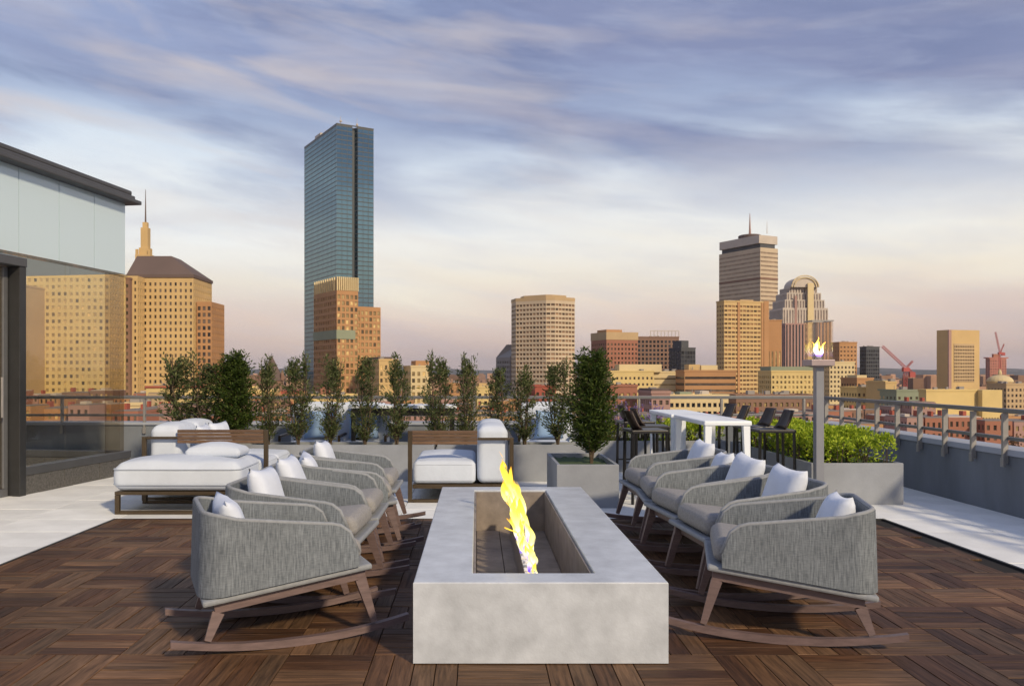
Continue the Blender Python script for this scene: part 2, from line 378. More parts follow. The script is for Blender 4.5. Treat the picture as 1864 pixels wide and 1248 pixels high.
def glass_mat(name, tint, rough=0.0, body=0.0, bodycol=(0.8, 0.9, 0.9), refl=1.5):
    m = bpy.data.materials.new(name); m.use_nodes = True; t = m.node_tree; t.nodes.remove(t.nodes['Principled BSDF'])
    tr = t.nodes.new('ShaderNodeBsdfTransparent'); tr.inputs[0].default_value = (*tint, 1)
    gl = t.nodes.new('ShaderNodeBsdfGlossy'); gl.inputs['Roughness'].default_value = max(0.02, rough); gl.inputs[0].default_value = (0.95, 0.97, 1, 1)
    lw = t.nodes.new('ShaderNodeLayerWeight'); lw.inputs[0].default_value = 0.5     # Schlick, the same from both sides of the pane
    p5 = t.nodes.new('ShaderNodeMath'); p5.operation = 'POWER'; p5.inputs[1].default_value = 5.0; t.links.new(lw.outputs['Facing'], p5.inputs[0])
    fr = t.nodes.new('ShaderNodeMath'); fr.operation = 'MULTIPLY_ADD'; f0 = ((refl - 1) / (refl + 1)) ** 2
    fr.inputs[1].default_value = 1 - f0; fr.inputs[2].default_value = f0; t.links.new(p5.outputs[0], fr.inputs[0])
    first = tr.outputs[0]
    if body:
        df = t.nodes.new('ShaderNodeBsdfDiffuse'); df.inputs[0].default_value = (*bodycol, 1)
        tl = t.nodes.new('ShaderNodeBsdfTranslucent'); tl.inputs[0].default_value = (*bodycol, 1)
        mm = t.nodes.new('ShaderNodeMixShader'); mm.inputs[0].default_value = 0.2; t.links.new(df.outputs[0], mm.inputs[1]); t.links.new(tl.outputs[0], mm.inputs[2])
        m0 = t.nodes.new('ShaderNodeMixShader'); m0.inputs[0].default_value = body
        t.links.new(tr.outputs[0], m0.inputs[1]); t.links.new(mm.outputs[0], m0.inputs[2]); first = m0.outputs[0]
    ms = t.nodes.new('ShaderNodeMixShader'); t.links.new(fr.outputs[0], ms.inputs[0]); t.links.new(first, ms.inputs[1]); t.links.new(gl.outputs[0], ms.inputs[2])
    t.links.new(ms.outputs[0], t.nodes['Material Output'].inputs[0]); return m
M_glow = glass_mat('clear_glass', (0.95, 0.94, 0.90))
M_gtint = glass_mat('bronze_tint_and_reflection_glass', (0.78, 0.73, 0.66))
M_gskyrefl = glass_mat('sky_reflection_glass', (0.85, 0.95, 0.95), 0.05, 0.90, (0.66, 0.80, 0.88), refl=2.0)  # pale blue body colour stands in for sky reflected in clear panes
M_gtorch = glass_mat('torch_glass', (0.97, 0.95, 0.93), refl=1.6)

# ------------------------------------------------------------------ setting: ground, hills, terrace
GZ = -32.0
rng = random.Random(7)
g = MB(); g.quad((-9000, -3000, GZ), (9000, -3000, GZ), (9000, 16000, GZ), (-9000, 16000, GZ))
tag(g.build('ground', mat('city_ground', (0.16, 0.12, 0.09), 0.9, 0.5, 0.02, detail=8)), kind='structure')
def ridge(Y, base, amp, seed, x0=-7000, x1=7000, n=120, depth=900):
    r = random.Random(seed); ph = [(r.uniform(0.3, 1.0) / (k + 1), r.uniform(0, 6.28), (k + 1) * r.uniform(0.8, 1.4)) for k in range(7)]
    m = MB(); vs = []; fs = []
    for i in range(n + 1):
        x = x0 + (x1 - x0) * i / n
        h = base + amp * sum(a * math.sin(p + f * x / 900.0) for a, p, f in ph)
        vs += [(x, Y, GZ - 1), (x, Y + depth * 0.4, h), (x, Y + depth, h * 0.6 + GZ * 0.4)]
    for i in range(n):
        a = i * 3
        fs += [(a, a + 3, a + 4, a + 1), (a + 1, a + 4, a + 5, a + 2)]
    m.add(vs, fs); return m
M_hill = mat('hazy_hill_woods', (0.045, 0.055, 0.06), 0.95, 0.35, 0.01, detail=6)  # woods, with some distance haze mixed into the blue-grey colour
hm = ridge(4600, 6, 16, 3); h2 = ridge(6400, 30, 24, 11)
hm.add(h2.v, h2.f)
tag(hm.build('hills', M_hill, smooth=True), kind='structure')

DX0, DX1, DY1 = -3.45, 3.87, 7.865         # wood deck
PARX, PARY = 5.25, 12.6                    # inner faces of the two parapets
fl = MB(); fl.box(-12, PARX + 0.3, -6, PARY + 0.3, -1.0, -0.045)
terrace = tag(fl.build('terrace_floor', M_slab), kind='structure')
tiles = {}
def paver(x0, x1, y0, y1):
    w, d = round(x1 - x0, 3), round(y1 - y0, 3)
    if w < 0.05 or d < 0.05: return
    if (w, d) not in tiles:
        m = MB(); m.bbox(-w / 2 + 0.003, w / 2 - 0.003, -d / 2 + 0.003, d / 2 - 0.003, -0.044, 0, 0.003)
        tiles[(w, d)] = m.mesh('paving_slab', M_pave)
    o = bpy.data.objects.new('paving_slab', tiles[(w, d)]); COL.objects.link(o); o.parent = terrace
    o.location = ((x0 + x1) / 2, (y0 + y1) / 2, rng.uniform(-0.0012, 0.0012))
    o.rotation_euler = (rng.uniform(-1, 1) * 0.0008, rng.uniform(-1, 1) * 0.0008, 0)
for j in range(8):
    y0 = DY1 + 0.6 * j; y1 = min(PARY, y0 + 0.6); x = -7.05
    while x < PARX - 0.01:
        paver(x, min(PARX, x + 0.9), y0, y1); x += 0.9
for j in range(9):
    y1 = DY1 - 0.6 * j
    for k in range(4): paver(DX0 - 0.9 * (k + 1), DX0 - 0.9 * k, y1 - 0.6, y1)
    for k in range(2): paver(DX1 + 0.69 * k, DX1 + 0.69 * (k + 1), y1 - 0.6, y1)

db = MB(); db.box(DX0, DX1, 1.2, DY1, -0.044, -0.012)
deck = tag(db.build('wood_deck', M_deckbase), kind='structure')
BW, TL = 0.105, 0.42
bm_ = MB(); bm_.bbox(-TL / 2 + 0.002, TL / 2 - 0.002, -BW / 2 + 0.0022, BW / 2 - 0.0022, -0.012, 0.004, 0.0025)
def set_uv(me, fn):
    uv = me.uv_layers.new(name='UVMap')
    for l in me.loops: uv.data[l.index].uv = fn(me.vertices[l.vertex_index].co)
board_me = bm_.mesh('board', M_board); set_uv(board_me, lambda c: (c.x, c.y))
spots = []
nx_, ny_ = int((DX1 - DX0) / TL) + 1, int((DY1 - 1.2) / TL) + 1
for i in range(nx_):
    for j in range(ny_):
        cx_, cy_ = DX0 + TL * (i + 0.5), DY1 - TL * (j + 0.5)
        for k in range(4):
            o_ = (k - 1.5) * BW
            x, y, rz = (cx_, cy_ + o_, 0) if (i + j) % 2 else (cx_ + o_, cy_, 90)
            if x + (TL if rz == 0 else BW) / 2 > DX1 + 0.001 or y < 1.25: continue
            spots.append((x, y, rz))
def in_view(s):
    x, y, _ = s
    u = CX + FPX * x / y; v = CY + FPX * EYE / y
    under_pit = -0.28 < x < 0.89 and y > 3.96
    return -20 < u < 1884 and v < 1262 and not under_pit
seen = sorted([s for s in spots if in_view(s)], key=lambda s: s[1])
near = set(seen[:300]); rest = MB(); uvs = []
sv = [v.co.copy() for v in board_me.vertices]; sf = [tuple(p.vertices) for p in board_me.polygons]
for s in spots:
    dz, t1, t2 = rng.uniform(-0.0012, 0.0012), rng.uniform(-1, 1) * 0.003, rng.uniform(-1, 1) * 0.008
    if s in near:
        o = bpy.data.objects.new('board', board_me); COL.objects.link(o); o.parent = deck
        o.location = (s[0], s[1], dz); o.rotation_euler = (t2, t1, R(s[2] + rng.choice((0, 180))))
    else:
        Mx = Matrix.Translation((s[0], s[1], dz)) @ Euler((t2, t1, R(s[2]))).to_matrix().to_4x4()
        rest.add([Mx @ v for v in sv], sf); uvs += [(v.x, v.y) for v in sv]
ro = rest.build('boards', M_board, deck, kind='stuff')
uvl = ro.data.uv_layers.new(name='UVMap')
for l in ro.data.loops: uvl.data[l.index].uv = uvs[l.vertex_index]
ed = MB(); ed.box(DX0 - 0.025, DX0 - 0.002, 1.2, DY1 + 0.025, -0.04, 0.006); ed.box(DX1 + 0.002, DX1 + 0.025, 1.2, DY1 + 0.025, -0.04, 0.006); ed.box(DX0 - 0.002, DX1 + 0.002, DY1 + 0.002, DY1 + 0.025, -0.04, 0.006)
ed.build('edge_trim', M_dark, deck)

# parapets with their railings
pb = thing('parapet_wall', 'blue grey parapet wall closing the far side of the terrace behind the planters', 'parapet', (0, PARY, 0), 0, 'terrace parapets')
m = MB(); m.box(-11, PARX + 0.3, 0, 0.28, -0.04, 0.60); m.build('wall', M_par, pb)
m = MB(); m.bbox(-11, PARX + 0.32, -0.03, 0.31, 0.602, 0.645, 0.006); m.build('coping', M_cope, pb)
pr = thing('parapet_wall', 'long dark grey parapet wall running along the right edge of the terrace', 'parapet', (PARX, 0, 0), 0, 'terrace parapets')
m = MB(); m.box(0, 0.28, -4, PARY - 0.002, -0.04, 0.58); m.build('wall', M_par, pr)
m = MB(); m.bbox(-0.02, 0.31, -4, PARY - 0.034, 0.582, 0.645, 0.006); m.build('coping', M_cope, pr)
def railing(label, p0, p1, step, first, group, inner):
    d = Vector(p1) - Vector(p0); Ln = d.length; rz = math.atan2(d.y, d.x)
    t = thing('railing', label, 'railing', p0, rz, group)
    m = MB(); m.bbox(0, Ln, -0.03, 0.03, 1.0, 1.045, 0.006); m.build('top_rail', M_rail, t)
    m = MB(); m.bbox(0, Ln, -0.02, 0.02, 0.735, 0.77, 0.005); m.build('lower_rail', M_rail, t)
    me = None; s = first
    while s < Ln:
        if me is None:
            m = MB(); m.bbox(-0.016, 0.016, -0.028 + inner, 0.028 + inner, 0.50, 0.998, 0.004); m.bbox(-0.024, 0.024, -0.033 + inner, -0.005 + inner, 0.47, 0.56, 0.004); me = m.mesh('post', M_railp)
        o = bpy.data.objects.new('post', me); COL.objects.link(o); o.parent = t; o.location = (s, 0, 0); s += step
    return t
railing('grey metal railing with two rails along the right parapet', (PARX - 0.0, 12.4, 0), (PARX - 0.0, -2, 0), 0.52, 0.1, 'terrace railings', -0.035)
railing('grey metal railing with two rails along the far parapet behind the small trees', (-10.5, PARY, 0), (PARX - 0.06, PARY, 0), 1.26, 0.38, 'terrace railings', 0.0)

# ------------------------------------------------------------------ glass pavilion on the left
pv = thing('glass_pavilion', 'glass walled pavilion with dark eave and sky coloured upper panes at the left edge', 'pavilion', (-4.85, 11.46, 0), R(-9.65))
YW = -9.0
eav = MB(); eav.bbox(-4.2, 0.13, YW, 0.13, 3.745, 3.80, 0.012); eav.bbox(-4.2, 0.07, YW, 0.07, 3.803, 3.86, 0.015); eav.bbox(-4.2, 0.04, YW, 0.04, 3.863, 3.93, 0.02)
eav.build('roof', M_eave, pv)
def blocks(along_y, a0, a1, n):
    for k in range(n):
        s0 = a0 + (a1 - a0) * k / n; s1 = a0 + (a1 - a0) * (k + 1) / n; lo_, hi2 = min(s0, s1) + 0.003, max(s0, s1) - 0.003
        m = MB()
        if along_y: m.bbox(-0.20, 0.02, lo_, hi2, -0.03, 0.22, 0.004)
        else: m.bbox(lo_, hi2, -0.20, 0.02, -0.03, 0.22, 0.004)
        m.build('plinth_block', M_granite, pv)
blocks(True, -2.06, 0.02, 3); blocks(False, -0.20, -4.0, 4)
m = MB(); m.bbox(-0.14, 0.03, -2.06, 0.03, 0.222, 0.315, 0.005); m.build('sill', M_eave, pv)
m = MB(); m.bbox(-4.0, -0.142, -0.14, 0.03, 0.222, 0.315, 0.005); m.build('sill', M_eave, pv)
def pane(name, mt, x0, x1, y0, y1, z0, z1):
    m = MB(); m.box(x0, x1, y0, y1, z0, z1); return m.build(name, mt, pv)
ys = [-2.06, -1.24, -0.43, -0.01]
for k in range(3): pane('lower_pane', M_gtint if k == 2 else M_glow, -0.07, -0.055, ys[k] + 0.004, ys[k + 1] - 0.004, 0.317, 2.735)  # corner pane's brown tint stands in for a reflected column
for k in range(4): pane('end_pane', M_glow, -0.08 - 0.95 * (k + 1), -0.088 - 0.95 * k, -0.07, -0.055, 0.317, 2.735)
n = 13
for k in range(n):
    y1 = -0.01 - 0.69 * k
    if y1 - 0.69 > YW: pane('sky_reflection_pane', M_gskyrefl, -0.055, -0.035, y1 - 0.684, y1 - 0.006, 2.765, 3.743)
for k in range(5): pane('sky_reflection_pane', M_gskyrefl, -0.06 - 0.79 * (k + 1), -0.066 - 0.79 * k, -0.06, -0.04, 2.765, 3.743)
m = MB(); m.box(-0.075, -0.02, YW, -0.002, 2.737, 2.763); m.build('transom', M_gtint, pv)
m = MB(); m.bbox(-0.12, 0.05, -2.17, -2.065, -0.03, 2.60, 0.006); m.build('door_post', M_dark, pv)
m = MB(); m.bbox(-0.30, 0.06, YW, -2.06, 2.602, 2.70, 0.006); m.build('door_header', M_eave, pv)
m = MB(); m.bbox(-0.14, -0.09, -3.30, -2.185, 0.0, 0.09, 0.004); m.bbox(-0.14, -0.09, -2.25, -2.185, 0.092, 2.59, 0.004); m.bbox(-0.14, -0.09, -3.30, -3.22, 0.092, 2.59, 0.004)
dr = m.build('door', M_rail, pv)
pane('door_pane', M_gtint, -0.12, -0.11, -3.215, -2.255, 0.095, 2.588).parent = dr
m = MB(); m.tube([(-0.05, -2.32, 0.9), (-0.05, -2.32, 1.35)], 0.014, 8); m.build('handle', M_railp, dr)
for k in range(6):
    y1 = -3.32 - 0.95 * k
    pane('lower_pane', M_glow, -0.12, -0.105, y1 - 0.94, y1, 0.02, 2.59)

# ------------------------------------------------------------------ fire pit
PX0, PX1, PY0, PY1, PH = -0.305, 0.918, 3.947, 7.25, 0.392
OX0, OX1, OY0, OY1 = -0.02, 0.59, 4.13, 7.05
pit = thing('fire_pit', 'long pale concrete fire pit with an open trough in the middle of the deck', 'fire pit', ((PX0 + PX1) / 2, (PY0 + PY1) / 2, 0.005))
ox, oy = (PX0 + PX1) / 2, (PY0 + PY1) / 2
def trough(m, x0, x1, y0, y1, a0, a1, b0, b1, z0, z1, r=0.007):
    """box ring with bevelled outer and inner lips"""
    def ring(x0, x1, y0, y1, z): return [(x0, y0, z), (x1, y0, z), (x1, y1, z), (x0, y1, z)]
    rings = [ring(x0, x1, y0, y1, z0), ring(x0, x1, y0, y1, z1 - r), ring(x0 + r * .3, x1 - r * .3, y0 + r * .3, y1 - r * .3, z1 - r * .3), ring(x0 + r, x1 - r, y0 + r, y1 - r, z1),
             ring(a0 - r * .6, a1 + r * .6, b0 - r * .6, b1 + r * .6, z1), ring(a0, a1, b0, b1, z1 - r * .6), ring(a0, a1, b0, b1, z0)]
    vs = [v for q in rings for v in q]; fs = []
    for i in range(len(rings) - 1):
        for j in range(4): fs.append((i * 4 + j, i * 4 + (j + 1) % 4, i * 4 + 4 + (j + 1) % 4, i * 4 + 4 + j))
    m.add(vs, fs)
m = MB(); trough(m, PX0 - ox, PX1 - ox, PY0 - oy, PY1 - oy, OX0 - ox, OX1 - ox, OY0 - oy, OY1 - oy, 0.004, PH); m.build('surround', M_conc, pit)
m = MB(); m.box(OX0 - ox + 0.002, OX1 - ox - 0.002, OY0 - oy + 0.002, OY1 - oy - 0.002, 0.0, 0.024); m.build('base', M_dark, pit)
ln = MB(); ln.box(OX0 - ox + .001, OX0 - ox + 0.015, OY0 - oy + .001, OY1 - oy - .001, 0.04, PH - 0.015); ln.box(OX1 - ox - 0.015, OX1 - ox - .001, OY0 - oy + .001, OY1 - oy - .001, 0.04, PH - 0.015)
ln.box(OX0 - ox + 0.016, OX1 - ox - 0.016, OY1 - oy - 0.015, OY1 - oy - .001, 0.04, PH - 0.015); ln.box(OX0 - ox + 0.016, OX1 - ox - 0.016, OY0 - oy + .001, OY0 - oy + 0.015, 0.04, PH - 0.015)
ln.build('lining', M_pitin, pit)
for i in range(3):
    for j in range(4):
        m = MB(); wx = (OX1 - OX0 - 0.034) / 3; wy = (OY1 - OY0 - 0.034) / 4
        x0 = OX0 - ox + 0.017 + wx * i; y0 = OY0 - oy + 0.017 + wy * j
        m.bbox(x0 + 0.002, x0 + wx - 0.002, y0 + 0.002, y0 + wy - 0.002, 0.025, 0.05, 0.003); m.build('floor_slab', M_pitin, pit)
m = MB(); m.bbox(0.30 - ox - 0.026, 0.30 - ox + 0.026, OY0 - oy + 0.016, OY1 - oy - 0.25, 0.052, 0.27, 0.004)
bn = m.build('burner', M_steel, pit)
for k in range(26):
    m = MB(); y0 = OY0 - oy + 0.03 + 0.10 * k; m.bbox(0.30 - ox - 0.034, 0.30 - ox + 0.034, y0, y0 + 0.045, 0.271, 0.285, 0.003); m.build('slot', M_slot, bn)

def flame_mat(scale=1.0):
    m = bpy.data.materials.new('flame_glow'); m.use_nodes = True; t = m.node_tree; t.nodes.remove(t.nodes['Principled BSDF'])
    at = t.nodes.new('ShaderNodeAttribute'); at.attribute_name = 'flame_height'; sx = t.nodes.new('ShaderNodeSeparateColor'); t.links.new(at.outputs['Color'], sx.inputs[0])
    co = t.nodes.new('ShaderNodeTexCoord'); mp = t.nodes.new('ShaderNodeMapping'); mp.inputs['Scale'].default_value = (9, 9, 4); t.links.new(co.outputs['Object'], mp.inputs[0])
    n = t.nodes.new('ShaderNodeTexNoise'); n.inputs['Scale'].default_value = 1.6; n.inputs['Detail'].default_value = 3; n.inputs['Distortion'].default_value = 0.8; t.links.new(mp.outputs[0], n.inputs[0])
    ma = t.nodes.new('ShaderNodeMath'); ma.operation = 'MULTIPLY_ADD'; ma.inputs[1].default_value = 0.45; t.links.new(n.outputs[0], ma.inputs[0])
    sb = t.nodes.new('ShaderNodeMath'); sb.operation = 'SUBTRACT'; sb.inputs[1].default_value = 0.22; t.links.new(sx.outputs[0], sb.inputs[0]); t.links.new(sb.outputs[0], ma.inputs[2])
    cr = t.nodes.new('ShaderNodeValToRGB'); e = cr.color_ramp.elements
    e[0].position = 0.0; e[0].color = (0.16, 0.08, 0.75, 1); e[1].position = 1.0; e[1].color = (1.0, 0.40, 0.03, 1)
    for p, c in ((0.12, (0.45, 0.30, 0.9, 1)), (0.24, (1.0, 0.88, 0.72, 1)), (0.40, (1.0, 0.90, 0.34, 1)), (0.66, (1.0, 0.84, 0.10, 1)), (0.88, (1.0, 0.62, 0.05, 1))):
        x = e.new(p); x.color = c
    t.links.new(ma.outputs[0], cr.inputs[0])
    em = t.nodes.new('ShaderNodeEmission'); em.inputs[1].default_value = 1.7 * scale; t.links.new(cr.outputs[0], em.inputs[0])
    tr = t.nodes.new('ShaderNodeBsdfTransparent'); lw = t.nodes.new('ShaderNodeLayerWeight'); lw.inputs[0].default_value = 0.25
    n2 = t.nodes.new('ShaderNodeMath'); n2.operation = 'MULTIPLY_ADD'; n2.inputs[1].default_value = -6.0; n2.inputs[2].default_value = 2.95; t.links.new(n.outputs[0], n2.inputs[0])
    fa = t.nodes.new('ShaderNodeMath'); fa.operation = 'MULTIPLY_ADD'; fa.use_clamp = True; fa.inputs[1].default_value = -1.3; t.links.new(lw.outputs['Facing'], fa.inputs[0])
    mxx = t.nodes.new('ShaderNodeMath'); mxx.operation = 'ADD'; mxx.inputs[1].default_value = 0.55; t.links.new(n2.outputs[0], mxx.inputs[0]); t.links.new(mxx.outputs[0], fa.inputs[2])
    ms = t.nodes.new('ShaderNodeMixShader'); t.links.new(fa.outputs[0], ms.inputs[0]); t.links.new(tr.outputs[0], ms.inputs[1]); t.links.new(em.outputs[0], ms.inputs[2])
    t.links.new(ms.outputs[0], t.nodes['Material Output'].inputs[0]); return m
M_flame = flame_mat()
def tongue(name, parent, base, h, w, lean, seed, parentmat=M_flame):
    """one lick of fire: a twisting tapered sheet-like body with a pointed tip"""
    r = random.Random(seed); nz, na = 16, 10; vs = []; heat = []; fs = []
    p1, p2, a1, a2 = r.uniform(0, 6.28), r.uniform(0, 6.28), r.uniform(0.5, 1.2), r.uniform(0.5, 1.2)
    for i in range(nz + 1):
        t = i / nz
        rad = w * (0.32 + 1.15 * t) * (1 - t) ** 0.72 * (1 + 0.25 * math.sin(p1 + 9 * t))
        if i == nz: rad = 0.0005
        cx_ = lean[0] * t ** 1.3 + 0.8 * w * a1 * math.sin(p1 + 6.0 * t) * t; cy_ = lean[1] * t + 0.45 * w * a2 * math.sin(p2 + 5.0 * t) * t
        tw = p2 + 2.2 * t
        for j in range(na):
            a = 2 * math.pi * j / na; ex, ey = math.cos(a) * rad, math.sin(a) * rad * 0.6
            vs.append((base[0] + cx_ + ex * math.cos(tw) - ey * math.sin(tw), base[1] + cy_ + ex * math.sin(tw) + ey * math.cos(tw), base[2] + h * t)); heat.append(t)
    for i in range(nz):
        for j in range(na): fs.append((i * na + j, i * na + (j + 1) % na, (i + 1) * na + (j + 1) % na, (i + 1) * na + j))
    m = MB(); m.add(vs, fs); o = m.build(name, parentmat, parent, smooth=True)
    ca = o.data.color_attributes.new('flame_height', 'FLOAT_COLOR', 'POINT')
    for i, v in enumerate(heat): ca.data[i].color = (v, v, v, 1)
    return o
fire = thing('burning_fire', 'tall yellow gas flame leaning left above the burner of the concrete fire pit', 'flame', (0.30, 4.2, 0.29))
fr_ = random.Random(21)
for k in range(34):
    s = (k + fr_.random()) / 34.0; y = 0.12 + 2.0 * s; small = fr_.random() < 0.4
    tongue('flame_tongue', fire, (fr_.uniform(-0.03, 0.03), y, 0.0), (0.09 + 0.40 * s ** 0.8) * (fr_.uniform(0.35, 0.7) if small else fr_.uniform(0.75, 1.2)), (0.016 + 0.036 * min(1, s * 2.0)) * fr_.uniform(0.7, 1.25),
           (-0.01 - 0.085 * s * fr_.uniform(0.4, 1.5) + fr_.uniform(-0.05, 0.05) * s, fr_.uniform(-0.05, 0.1)), 100 + k)

# ------------------------------------------------------------------ rocking chairs and pillows
def plate_z(x): return 0.362 + 0.135 * x
def make_chair():
    t = thing('rocking_chair', 'x', 'rocking chair')
    # U-shaped woven shell, open to the front (+x)
    P = []
    for i in range(15): P.append((0.335 - 0.695 * i / 14, -0.33 + 0.006 * i / 14))
    for i in range(1, 9):
        a = R(-90 - 90 * i / 8); P.append((-0.36 + 0.11 * math.cos(a), -0.214 + 0.11 * math.sin(a)))
    for i in range(1, 4): P.append((-0.47, -0.214 + 0.428 * i / 4))
    P += [(x, -y) for x, y in reversed(P[:23])]
    n = len(P)
    def top(x):
        zl = plate_z(x) + 0.05
        if x <= -0.31: return 0.70 + 0.038 * min(1, (-0.31 - x) / 0.16) ** 0.8
        if x <= 0.17: return 0.70 - 0.055 * (x + 0.31) / 0.48
        return zl + (0.645 - zl) * max(0.0, 1 - ((x - 0.17) / 0.166) ** 2.2) ** 0.5
    nrm = []
    for i in range(n):
        a, b = Vector((*P[max(0, i - 1)], 0)), Vector((*P[min(n - 1, i + 1)], 0)); d = (b - a).normalized()
        nrm.append(Vector((d.y, -d.x, 0)))              # faces the outside of the U
    K = 8; vs = []; uvs = []; fs = []; s = 0.0; off = []
    for i in range(n):
        if i: s += (Vector(P[i]) - Vector(P[i - 1])).length
        off.append(s)
    def pt(i, k, inner):
        x, y = P[i]; zb = plate_z(x) + 0.002; z = zb + (top(x) - zb) * k / K
        o = nrm[i] * (0.012 * (k / K)) - (nrm[i] * (-0.0) if not inner else nrm[i] * 0.032)
        # nrm points outwards: inner skin sits 32 mm inside
        return Vector((x, y, z)) + o
    for inner in (0, 1):
        for i in range(n):
            for k in range(K + 1): q = pt(i, k, inner); vs.append(q); uvs.append((off[i], q.z))
    A = lambda i, k, inner: inner * n * (K + 1) + i * (K + 1) + k
    for i in range(n - 1):
        for k in range(K):
            fs.append((A(i, k, 0), A(i + 1, k, 0), A(i + 1, k + 1, 0), A(i, k + 1, 0)))
            fs.append((A(i, k, 1), A(i, k + 1, 1), A(i + 1, k + 1, 1), A(i + 1, k, 1)))
        fs.append((A(i, K, 0), A(i + 1, K, 0), A(i + 1, K, 1), A(i, K, 1)))
        fs.append((A(i, 0, 0), A(i, 0, 1), A(i + 1, 0, 1), A(i + 1, 0, 0)))
    for i, fl_ in ((0, 1), (n - 1, 0)):
        for k in range(K):
            f = (A(i, k, 0), A(i, k + 1, 0), A(i, k + 1, 1), A(i, k, 1)); fs.append(f if fl_ else tuple(reversed(f)))
    m = MB(); m.add(vs, fs); sh = m.build('shell', M_weave, t)
    uvl = sh.data.uv_layers.new(name='UVMap')
    for l in sh.data.loops: uvl.data[l.index].uv = uvs[l.vertex_index]
    bm = bmesh.new(); bm.from_mesh(sh.data); bmesh.ops.recalc_face_normals(bm, faces=bm.faces); bm.to_mesh(sh.data); bm.free(); sharp(sh, 50)
    m = MB(); m.tube([(pt(i, K, 0) + pt(i, K, 1)) / 2 + Vector((0, 0, 0.003)) for i in range(n)], 0.013, 8); m.build('piping', M_piping, sh, smooth=True)
    m = MB(); tilt = Matrix.Rotation(-math.atan(0.135), 4, 'Y'); tilt.translation = (0, 0, 0.362)
    m.bbox(-0.49, 0.415, -0.345, 0.345, -0.034, -0.001, 0.012, tilt); m.build('seat_deck', M_piping, t)
    m = MB(); m.cushion((0.06, 0, 0.072), (0.325, 0.275, 0.068), 0.05, 0.02, tilt); sharp(m.build('seat_cushion', M_seatf, t), 60)
    for sgn in (-1, 1):
        y = 0.285 * sgn
        m = MB(); m.bar((-0.42, y, plate_z(-0.42) - 0.062), (0.385, y, plate_z(0.385) - 0.062), 0.034, 0.052); m.build('side_rail', M_wood, t)
        xa, xb = -0.40, 0.36
        m = MB(); m.bar((xa, y, plate_z(xa) - 0.088), (-0.455, y * 1.06, 0.082), 0.034, 0.062, (1, 0, 0), 0.026, 0.034); m.build('leg', M_wood, t)
        m = MB(); m.bar((xb, y, plate_z(xb) - 0.088), (0.435, y * 1.06, 0.080), 0.034, 0.062, (1, 0, 0), 0.026, 0.034); m.build('leg', M_wood, t)
        m = MB(); Rr = 3.0; vs = []; fs = []; q = 18
        for i in range(q + 1):
            a = (-0.64 + 1.28 * i / q) / Rr; x = Rr * math.sin(a); zb = Rr * (1 - math.cos(a)) + 0.0005; hh = 0.042 - 0.008 * abs(i / q - 0.5) * 2
            for yy, zz in ((-0.019, 0), (0.019, 0), (0.019, hh), (-0.019, hh)): vs.append((x, y * 1.06 + yy, zb + zz))
        for i in range(q):
            for j in range(4): fs.append((i * 4 + j, i * 4 + (j + 1) % 4, i * 4 + 4 + (j + 1) % 4, i * 4 + 4 + j))
        fs += [(3, 2, 1, 0), (q * 4, q * 4 + 1, q * 4 + 2, q * 4 + 3)]; m.add(vs, fs)
        ro_ = m.build('rocker', M_wood, t)
        bm = bmesh.new(); bm.from_mesh(ro_.data); bmesh.ops.recalc_face_normals(bm, faces=bm.faces); bm.to_mesh(ro_.data); bm.free()
    for x in (-0.36, 0.33):
        m = MB(); m.bar((x, -0.267, plate_z(x) - 0.066), (x, 0.267, plate_z(x) - 0.066), 0.03, 0.04, (0, 0, 1)); m.build('cross_rail', M_wood, t)
    return t
def pillow_mesh(w=0.44, th=0.075):
    m = MB(); n = 14; vs = []; fs = []
    for side in (1, -1):
        for i in range(n + 1):
            for j in range(n + 1):
                u, v = -1 + 2 * i / n, -1 + 2 * j / n
                pin = 1 - 0.09 * (1 - u * u) * v * v * 0 
                x = u * w / 2 * (1 - 0.10 * (1 - abs(v)) ** 0 * (1 - v * v) * abs(u) ** 4); y = v * w / 2 * (1 - 0.10 * (1 - u * u) * abs(v) ** 4)
                z = side * th * ((1 - u ** 4) * (1 - v ** 4)) ** 0.6 * (1 + 0.06 * math.sin(5 * u + 3 * v))
                vs.append((z, x, y))
    o = (n + 1) ** 2
    for i in range(n):
        for j in range(n):
            a = i * (n + 1) + j
            fs.append((a, a + n + 1, a + n + 2, a + 1)); fs.append((o + a, o + a + 1, o + a + n + 2, o + a + n + 1))
    m.add(vs, fs); me = m.mesh('throw_pillow', M_pillow, True)
    bm = bmesh.new(); bm.from_mesh(me); bmesh.ops.remove_doubles(bm, verts=bm.verts, dist=0.0008); bmesh.ops.recalc_face_normals(bm, faces=bm.faces); bm.to_mesh(me); bm.free()
    return me
chair0 = make_chair(); pil_me = pillow_mesh()
LROW = [(-0.99, 4.50, 23, 'closest to the camera'), (-1.02, 5.30, -3, 'second from the front'),
        (-1.02, 6.06, 0, 'middle of its row'), (-1.02, 6.74, 11, 'fourth from the front'), (-1.03, 7.42, 0, 'farthest away by the sofas')]
RROW = [(1.60, 4.54, 14, 'closest to the camera'), (1.67, 5.36, -5, 'second from the front'),
        (1.66, 6.12, -7, 'middle of its row'), (1.67, 6.80, 5, 'fourth from the front'), (1.68, 7.45, -3, 'farthest away by the bar stools')]
first = True
